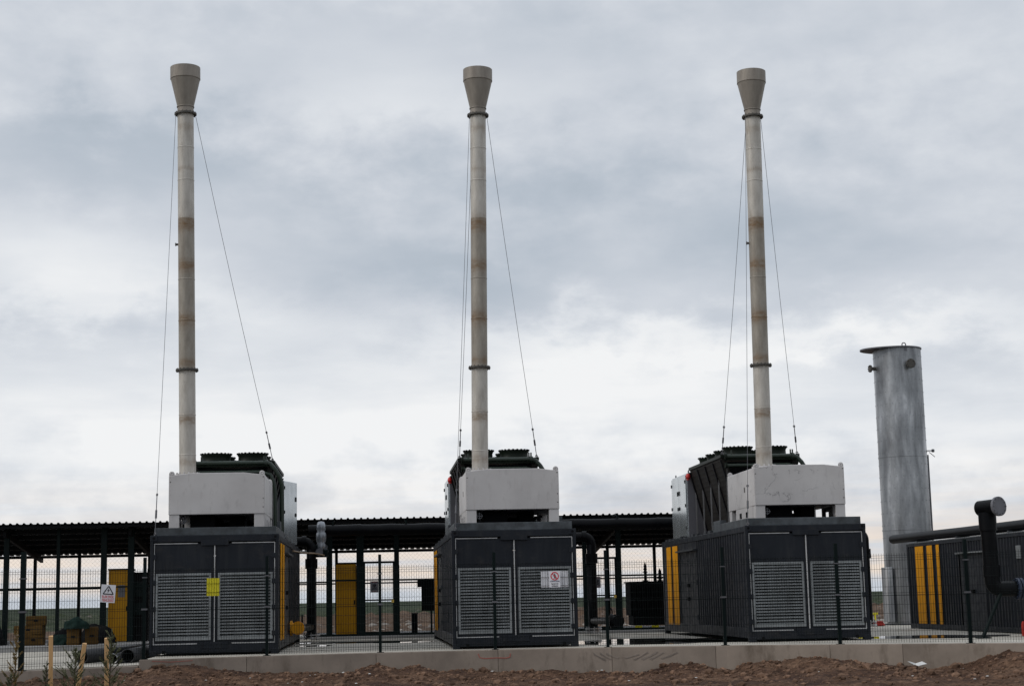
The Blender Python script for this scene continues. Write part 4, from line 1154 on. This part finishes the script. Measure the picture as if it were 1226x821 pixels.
# transformer, control box, bollard
t = thing('transformer', 'black transformer with a finned bushing standing in the shed', 'transformer', (9.22, 58, .08))
m = MB(); m.box(0, 1.6, 0, 1.2, .45, 1.6); m.box(.08, 1.52, .05, 1.15, .1, .45); m.build('tank', M['void'], t, .02)
m = MB()
for k in range(9): m.box(.1+.16*k, .14+.16*k, -.16, 0, .55, 1.45)
m.build('cooling_fin', M['void'], t)
m = MB(); m.box(-.04, 1.64, -.04, 1.24, 1.6, 1.65); m.build('lid', M['void'], t)
for x_ in (.62, 1.15, 1.5):
    m = MB(); z = 1.65; hgt = .62 if x_ < 1 else .4
    prof_ = []
    for k in range(6): prof_ += [(.05, k*hgt/6), (.16-.02*k, k*hgt/6+.02), (.05, k*hgt/6+.05)]
    prof_ += [(.03, hgt), (.001, hgt+.08)]
    m.lathe(prof_, (x_, .4, z), 14); m.build('bushing', M['void'], t)
m = MB()
for x_ in (.1, .7, 1.3): m.box(x_, x_+.25, -.2, -.1, .0, .1)
m.build('yellow_foot', M['signyellow'], t)
t = thing('control_box', 'dark control box on two posts beside the middle container', 'control box', (1.62, 57.2, .08))
m = MB(); m.box(.12, .72, 0, .3, .78, 1.74); m.build('enclosure', M['void'], t, .01)
m = MB(); m.box(-.02, .78, -.08, .34, 1.60, 1.84); m.build('rain_hood', M['void'], t, .01)
for x_ in (.42, .66):
    m = MB(); m.box(x_, x_+.07, .1, .17, 0, .78); m.build('leg', M['green'], t)
t = thing('bollard', 'short black bollard pipe standing in front of the control box', 'bollard', (1.48, 57.0, .08))
m = MB(); m.cyl((0,0,0),(0,0,.68), .11, seg=18); m.build('post', M['plastic'], t)
m = MB(); m.cyl((0,0,.68),(0,0,.72), .12, seg=18); m.build('cap', M['plastic'], t)

# heap of crates and covers on the left
def crate(label, loc, sx, sy, sz, rz):
    t = thing('crate', label, 'crate', loc, 'ochre crates stacked in the shed', (0, 0, R(rz)))
    b = MB(); b.box(-sx/2, sx/2, -sy/2, sy/2, 0, sz); b.build('box', M['ochre'], t, .012)
    b = MB()
    for z_ in (.06, sz-.1): b.box(-sx/2-.012, sx/2+.012, -sy/2-.014, -sy/2-.002, z_, z_+.05)
    b.build('batten', M['ochre'], t)
    b = MB(); b.box(-.06, .06, -sy/2-.016, -sy/2-.003, sz*.5-.03, sz*.5+.03); b.build('hand_hole', M['void'], t)
crate('ochre crate at the bottom of the stack of three in the shed', (-10.72, 53.6, .06), .62, .5, .36, 4)
crate('ochre crate in the middle of the stack of three, shifted left', (-10.86, 53.6, .42), .88, .5, .27, -3)
crate('ochre crate on top of the stack of three in the shed', (-10.66, 53.6, .69), .60, .5, .30, 6)
crate('upright ochre crate standing under the green tarpaulin', (-9.36, 53.0, .06), .38, .4, .52, -4)
crate('ochre crate leaning beside the green tarpaulin near the yellow cabinet', (-8.86, 53.2, .06), .40, .45, .55, 10)
def cover(name, label, loc, sx, sy, sz, ph, mat):
    bm = bmesh.new(); bmesh.ops.create_icosphere(bm, subdivisions=4, radius=1); mb = MB(); vs = []
    for v in bm.verts:
        c = v.co; k = 1 + .22*noise.noise(c*1.6+Vector((ph,0,0))) + .10*noise.noise(c*4+Vector((0,ph,0)))
        vs.append((c.x*sx*k, c.y*sy*k, max(0, c.z)*sz*k))
    mb.add(vs, [[v.index for v in f.verts] for f in bm.faces], True); bm.free()
    o = mb.build(name, mat); o.location = loc; return tag(o, label, 'tarpaulin')
cover('tarpaulin', 'crumpled green tarpaulin bunched over the upright crate', (-9.32, 53.05, .56), .42, .35, .34, 1., M['tarp'])
cover('tarpaulin', 'green cover lying low between the crate stacks', (-9.85, 53.4, .06), .35, .4, .34, 5., M['tarp'])
cover('tarpaulin', 'black sheet heaped beside the stack of three crates', (-10.0, 54.6, .06), .42, .4, .5, 3., M['blacktarp'])
cover('tarpaulin', 'black sheet heaped behind the leaning crate', (-8.9, 54.6, .06), .6, .5, .62, 9., M['blacktarp'])
cover('tarpaulin', 'black heap at the far left under the shed roof', (-12.5, 54.8, .06), .6, .6, .8, 12., M['blacktarp'])

# loose black pipes on the slab
def open_pipe(label, p0, p1, r, rim=None):
    t = thing('loose_pipe', label, 'pipe', p0, 'loose black pipes lying on the slab'); d = Vector(p1)-Vector(p0)
    u = d.normalized(); a = u.orthogonal().normalized(); b = u.cross(a); seg = 28; vs = []
    for q, rr in ((0, r), (1, r), (1, r*.9), (0, r*.9)):
        vs += [d*q + (a*math.cos(2*PI*k/seg)+b*math.sin(2*PI*k/seg))*rr for k in range(seg)]
    m = MB(); m.add(vs, [(i*seg+k, i*seg+(k+1) % seg, ((i+1) % 4)*seg+(k+1) % seg, ((i+1) % 4)*seg+k) for i in range(4) for k in range(seg)], True)
    o = m.build('pipe', M['loosepipe'], t); o.data.polygons.foreach_set('use_smooth', [True]*len(o.data.polygons))
    if rim:
        m = MB(); c = u*.0
        m.tube([c-u*.02+(a*math.cos(2*PI*k/seg)+b*math.sin(2*PI*k/seg))*r*.97 for k in range(seg+1)], r*.09, 6, caps=False); m.build('rim', rim, t)
open_pipe('large black pipe with its dark mouth near the pointed stakes', (-6.92, 40.2, .06), (-5.7, 45.6, .10), .165)
open_pipe('large black pipe lying against the left container', (-5.78, 39.75, .06), (-5.62, 43.6, .08), .17)
open_pipe('small black pipe with a pale rim lying between two larger pipes', (-6.07, 39.45, .02), (-5.95, 42.2, .02), .115, M['steel'])

# ------------------------------------------------------------------ galvanised tower
t = thing('galvanised_tower', 'tall galvanised cylindrical tower with a flat cap on the right', 'tower', (19.44, 57.9, 0))
r = .87
m = MB(); m.lathe([(r, 0), (r, 9.98)], (0,0,0), 64)
for z in (3.38, 6.03): m.lathe([(r-.002, z-.03), (r+.012, z-.024), (r+.012, z+.024), (r-.002, z+.03)], (0,0,0), 64, smooth=False)
m.build('shell', M['zinc'], t)
m = MB()
for z in [3.1+.44*k for k in range(16)]:
    for k in range(22):
        a = 2*PI*k/22 + (.1 if int(z*10) % 2 else 0); q = Vector((math.cos(a)*r, math.sin(a)*r, z)); n_ = Vector((math.cos(a), math.sin(a), 0)); m.cyl(q, q+n_*.014, .011, seg=6)
m.build('bolt_head', M['greyplate'], t)
m = MB(); n_ = 48
top = [(-.10+(r+.13)*math.cos(2*PI*k/n_), (r+.08)*math.sin(2*PI*k/n_), 0) for k in range(n_)]
m.prism([(p[0] - max(0, -p[0]-.5)*.45, p[1]) for p in top], 'z', 9.985, 10.03); m.build('cap', M['greyplate'], t)
m = MB(); m.torus((.05, -.7, 10.1), (0,1,0), .07, .02, 12, 6); m.box(-.0, .1, -.88, -.84, 9.85, 10.04); m.build('lifting_eye', M['cable'], t)
for ang, z, rr in ((R(-82), 9.35, .14), (R(186), 9.3, .11)):
    d = Vector((math.cos(ang), math.sin(ang), 0)); m = MB(); q = d*(r-.02)+Vector((0,0,z)); m.cyl(q, q+d*.24, rr*.6, seg=14); m.cyl(q+d*.20, q+d*.25, rr*1.25, seg=18)
    for k in range(8):
        a = 2*PI*k/8; e = d.cross(Vector((0,0,1))); pp = q+d*.25+(e*math.cos(a)+Vector((0,0,1))*math.sin(a))*rr; m.cyl(pp-d*.02, pp+d*.03, .018, seg=6)
    m.build('nozzle', M['flange'], t)
m = MB(); m.tube([(r+.04, -.1, .0), (r+.04, -.1, 6.1)], .035, 8); m.tube([(r, -.1, 6.25), (r+.25, -.12, 6.25)], .02, 8); m.cyl((r+.2,-.12,6.25),(r+.28,-.12,6.25), .06, seg=10); m.tube([(r+.1,-.1,6.2),(r+.3,-.12,6.02)], .012, 6)
m.build('conduit', M['cable'], t)
m = MB(); m.box(-.98, -.80, -.55, .2, .1, 2.05); m.build('side_box', M['zinc'], t, .01)
m = MB(); m.box(-.06, .10, -.90, -.82, .4, 2.1); m.build('access_strip', M['dark2'], t, .01)
m = MB(); m.cyl((0,0,0),(0,0,.05), r+.12, seg=48); m.build('base_plate', M['dark2'], t)

# ------------------------------------------------------------------ container on the right edge
t = thing('blower_container', 'dark corrugated container with three yellow stripes at the right edge', 'container', (17.4, 39.6, 0))
Lb, Hb, Wb = 12.40, 2.70, 2.5
m = MB()
for y in (0, Lb-.12):
    for x_ in (0, Wb-.12): m.box(x_, x_+.12, y, y+.12, 0, Hb)
m.box(0, .1, .12, Lb-.12, Hb-.1, Hb-.002); m.box(Wb-.1, Wb, .12, Lb-.12, Hb-.1, Hb-.002); m.box(0, .1, .12, Lb-.12, .02, .16); m.box(Wb-.1, Wb, .12, Lb-.12, .02, .16)
m.box(.1, Wb-.1, .02, Lb-.02, Hb-.05, Hb-.01); m.box(.12, Wb-.12, 0.03, .06, .02, Hb-.06); m.box(.12, Wb-.12, Lb-.06, Lb-.03, .02, Hb-.06); m.box(.1, Wb-.1, .06, Lb-.06, .03, .08)
m.box(Wb-.06, Wb-.03, .12, Lb-.12, .1, Hb-.1)
m.build('frame', M['dark'], t, .006)
m = MB(); corrugated(m, .02, -1, .12, 5.65, .16, Hb-.1, .215, .03); corrugated(m, .02, -1, 7.75, Lb-.12, .16, Hb-.1, .215, .03); corrugated(m, .02, -1, 5.65, 7.75, 2.30, Hb-.1, .215, .03); m.build('side_wall', M['dark'], t)
for a, b_ in ((10.78, 11.55), (9.95, 10.45), (9.33, 9.60)):
    m = MB(); corrugated(m, -.004, -1, a, b_, .17, Hb-.11, .108, .012); m.build('yellow_stripe', M['yellow'], t)
m = MB(); m.box(.03, .06, 5.72, 7.68, .16, 2.24); d_ = m.build('side_door', M['dark'], t, .006)
m = MB(); m.box(-.03, .03, 6.6, 6.75, 1.1, 1.2); m.build('handle', M['void'], d_)
m = MB(); m.box(-.08, .03, 5.6, 7.8, 2.25, 2.29); m.build('rain_hood', M['louvre'], t)
m = MB(); y = .2
while y < Lb-.2: m.box(-.02, .04, y, y+.05, Hb, Hb+.03); y += .16
m.box(.0, .06, .1, Lb-.1, Hb+.0005, Hb+.012)
m.build('roof_edge', M['louvre'], t)
m = MB(); m.box(-.02, .03, 3.0, 3.3, 2.0, 2.35); m.build('junction_box', M['louvre'], t, .01)
def hollow(mb, pts, r, t_=.9, seg=24):
    mb.tube(pts, r, seg, caps=False); p0 = Vector(pts[0]); u = (Vector(pts[1])-p0).normalized(); q = p0+u*.6
    mb.cyl(p0, q, r*t_, seg=seg, caps=False); a = u.orthogonal().normalized(); b = u.cross(a)
    vs = [p0+(a*math.cos(2*PI*k/seg)+b*math.sin(2*PI*k/seg))*rr for rr in (r, r*t_) for k in range(seg)]
    mb.add(vs, [(k, (k+1) % seg, seg+(k+1) % seg, seg+k) for k in range(seg)]); mb.cyl(q, q+u*.01, r*t_, seg=seg)
t = thing('roof_pipe', 'long black open ended pipe lying along the roof of the right edge container', 'pipe', (17.62, 42.4, 2.90))
m = MB(); hollow(m, [(0,0,0), (-.02,5,-.0), (-.06,10,.02), (-.08,11.3,.02)], .148); m.cyl((-.08,11.3,.02), (-.08,11.32,.02), .148, seg=24); m.build('pipe', M['plastic'], t)
m = MB()
for y in (1.0, 5.0, 8.6): m.box(-.2, .2, y, y+.1, -.185, -.12)
m.build('saddle', M['dark2'], t)

t = thing('standpipe', 'thick black standpipe with a blind flanged tee top and slanting brace', 'pipe', (15.55, 40.0, 0))
r = .19
m = MB(); m.tube([(-.02,0,3.0), (0,0,1.45)] + arc((.22,0,1.42), .22, (-1,0,0), (0,0,-1), 0, PI/2, 8) + [(.66,0,1.20)], r, 22); m.build('pipe', M['plastic'], t)
m = MB(); m.cyl((-.02,0,2.66),(-.02,0,3.12), r+.03, seg=22); m.cyl((-.002,0,1.5),(0,0,1.8), r+.02, seg=22); m.build('coupling', M['plastic'], t)
m = MB(); m.cyl((-.13,.20,3.23),(.13,-.34,3.25), r+.005, seg=22); m.build('tee', M['plastic'], t)
m = MB(); d = Vector((.37,-.76,.03)).normalized(); p = Vector((.13,-.34,3.25)); m.cyl(p, p+d*.07, .245, seg=28)
e = d.cross(Vector((0,0,1))).normalized(); f_ = e.cross(d)
for k in range(12): a = 2*PI*k/12; q = p+d*.07+(e*math.cos(a)+f_*math.sin(a))*.205; m.cyl(q, q+d*.03, .018, seg=6)
m.build('blind_flange', M['greyplate'], t)
m = MB(); m.cyl((.60,0,1.20),(.66,0,1.20), .27, seg=24); m.cyl((.69,0,1.20),(.76,0,1.20), .27, seg=24)
for k in range(12): a = 2*PI*k/12; m.cyl((.57,math.cos(a)*.23,1.2+math.sin(a)*.23),(.80,math.cos(a)*.23,1.2+math.sin(a)*.23), .02, seg=6)
m.build('flange', M['blue'], t)
m = MB(); m.cyl((.76,0,1.2),(1.5,0,1.2), .19, seg=20); m.cyl((1.0,0,1.2),(1.0,0,1.55), .05, seg=10); m.torus((1.0,0,1.58), (0,.3,1), .16, .022, 20, 8); m.box(.85,1.15,-.015,.015,1.57,1.59); m.cyl((1.5,0,1.2),(1.83,0,1.2), .15, seg=16)
m.build('valve', M['blue'], t)
m = MB(); m.tube([(.16,-.1,1.10), (-.42,-.25,.04)], .05, 8); m.box(-.58,-.26,-.38,-.12,.004,.03); m.tube([(.9,0,1.05),(.9,0,.03)], .04, 8); m.build('brace', M['green'], t)
t = thing('fire_extinguisher', 'small red cylinder standing by the standpipe valve', 'extinguisher', (16.66, 40.9, 0)); t.scale = (.75, .75, .72)
m = MB(); m.lathe([(.001,0),(.08,0),(.085,.03),(.085,.42),(.06,.50),(.025,.53),(.001,.53)], (0,0,0), 18); m.build('body', M['dullred'], t)
m = MB(); m.box(-.02,.09,-.015,.015,.53,.57); m.tube([(.04,0,.54),(.11,0,.5),(.10,0,.2)], .012, 6); m.build('hose', M['void'], t)
t = MB()
for k in range(3): t.torus((0,0,.04+.05*k), (0,.05,1), .25-.03*k, .03, 26, 8)
tag(t.build('hose_coil', M['dullred']), 'coiled red hose lying beside the foot of the galvanised tower', 'hose').location = (17.6, 56.2, .0)
t = thing('barrier_rail', 'low yellow rail standing behind the coiled red hose', 'rail', (17.4, 57.0, 0))
m = MB(); m.tube([(-.8,0,.42),(.5,0,.42)], .035, 8); m.build('bar', M['signyellow'], t)
for x_ in (-.7, .4):
    m = MB(); m.cyl((x_,0,0),(x_,0,.42), .03, seg=8); m.build('leg', M['signyellow'], t)

# ------------------------------------------------------------------ stakes and seedlings in the foreground
def stake(label, x, y, top, tilt, wd):
    z0 = -.66
    m = MB(); h_ = top-z0
    m.add([(-wd/2,-wd/2,-.25),(wd/2,-wd/2,-.25),(wd/2,wd/2,-.25),(-wd/2,wd/2,-.25), (-wd/2,-wd/2,h_),(wd/2,-wd/2,h_-.01),(wd/2,wd/2,h_+.012),(-wd/2,wd/2,h_+.004)], [(3,2,1,0),(4,5,6,7),(0,1,5,4),(1,2,6,5),(2,3,7,6),(3,0,4,7)])
    o = m.build('wooden_stake', M['stake']); o.location = (x, y, z0); o.rotation_euler = (R(1), R(tilt), R(12)); o.modifiers.new('bevel','BEVEL').width = .004
    tag(o, label, 'stake', 'raw wooden stakes among the seedlings')
YS = 28.5
stake('leftmost upright pale wooden stake, tallest of the three', -5.40, YS, .755, -1.0, .07)
stake('leaning pale wooden stake rising out of a bushy seedling', -5.03, YS, .63, 7.5, .07)
stake('pale wooden stake under the electricity warning sign', -4.47, YS, .70, -1.0, .07)

def seedling(label, x, y, h_, wd, seed, mat, dry=0.):
    t = thing('conifer_seedling', label, 'seedling', (x, y, soil_z(x, y)-.03 if y > 22 else -.66), 'conifer seedlings planted in the soil')
    rs = random.Random(seed)
    m = MB(); m.tube([(0,0,-.1),(.01,.01,h_*.5),(.03,0,h_*.92)], [.018,.012,.004], 6); m.build('stem', M['bark'], t)
    f = MB()
    def spray(p, d, ln):
        # a feathery twig: a thin axis with many short needle slivers
        n = int(ln/.014)
        up = Vector((0,0,1)); side = d.cross(up)
        if side.length < .1: side = Vector((1,0,0))
        side.normalize()
        for k in range(n):
            q = k/n; c = p + d*ln*q + Vector((0,0,.10*ln*q*q))
            nl = .042*(1-.6*q)*rs.uniform(.7,1.3)
            for s_ in (-1, 1):
                nd = (d*.75 + side*s_*rs.uniform(.5,1.1) + up*rs.uniform(-.4,.6)).normalized()
                wv = nd.cross(Vector((rs.uniform(-1,1), rs.uniform(-1,1), rs.uniform(-1,1)))).normalized()*.0085
                f.add([c-wv, c+wv, c+nd*nl], [(0,1,2)])
    nb = int(17*h_)+6
    for k in range(nb):
        q = (k+.5)/nb; z = h_*(.08+.86*q); a = k*2.4 + rs.uniform(-.5,.5)
        ln = wd*(1.05-.75*q)*rs.uniform(.55,1.15)
        up_ = .55 + .9*q
        d = Vector((math.cos(a), math.sin(a), up_)).normalized()
        p = Vector((.02*q, 0, z))
        spray(p, d, ln)
        for b_ in range(3):
            qq = rs.uniform(.25,.85); a2 = a + rs.choice((-1,1))*rs.uniform(.4,.9)
            spray(p + d*ln*qq, Vector((math.cos(a2), math.sin(a2), up_*rs.uniform(.6,1.3))).normalized(), ln*rs.uniform(.3,.55))
    spray(Vector((.02,0,h_*.8)), Vector((.05,0,1)).normalized(), h_*.22)
    f.build('foliage', mat, t)
seedling('tall narrow conifer seedling with dry brownish twigs at the left edge', -5.91, 28.0, 1.50, .36, 1, M['conifer_dry'])
seedling('low green conifer seedling at the foot of the leftmost dry one', -5.90, 27.6, .85, .44, 8, M['conifer'])
seedling('tiny conifer seedling close to the leftmost stake', -5.45, 28.2, .95, .22, 2, M['conifer'])
seedling('bushy green conifer seedling around the leaning stake', -4.98, 28.2, 1.15, .62, 3, M['conifer'])
seedling('tall sparse conifer seedling around the stake under the warning sign', -4.38, 28.1, 1.48, .52, 4, M['conifer'])
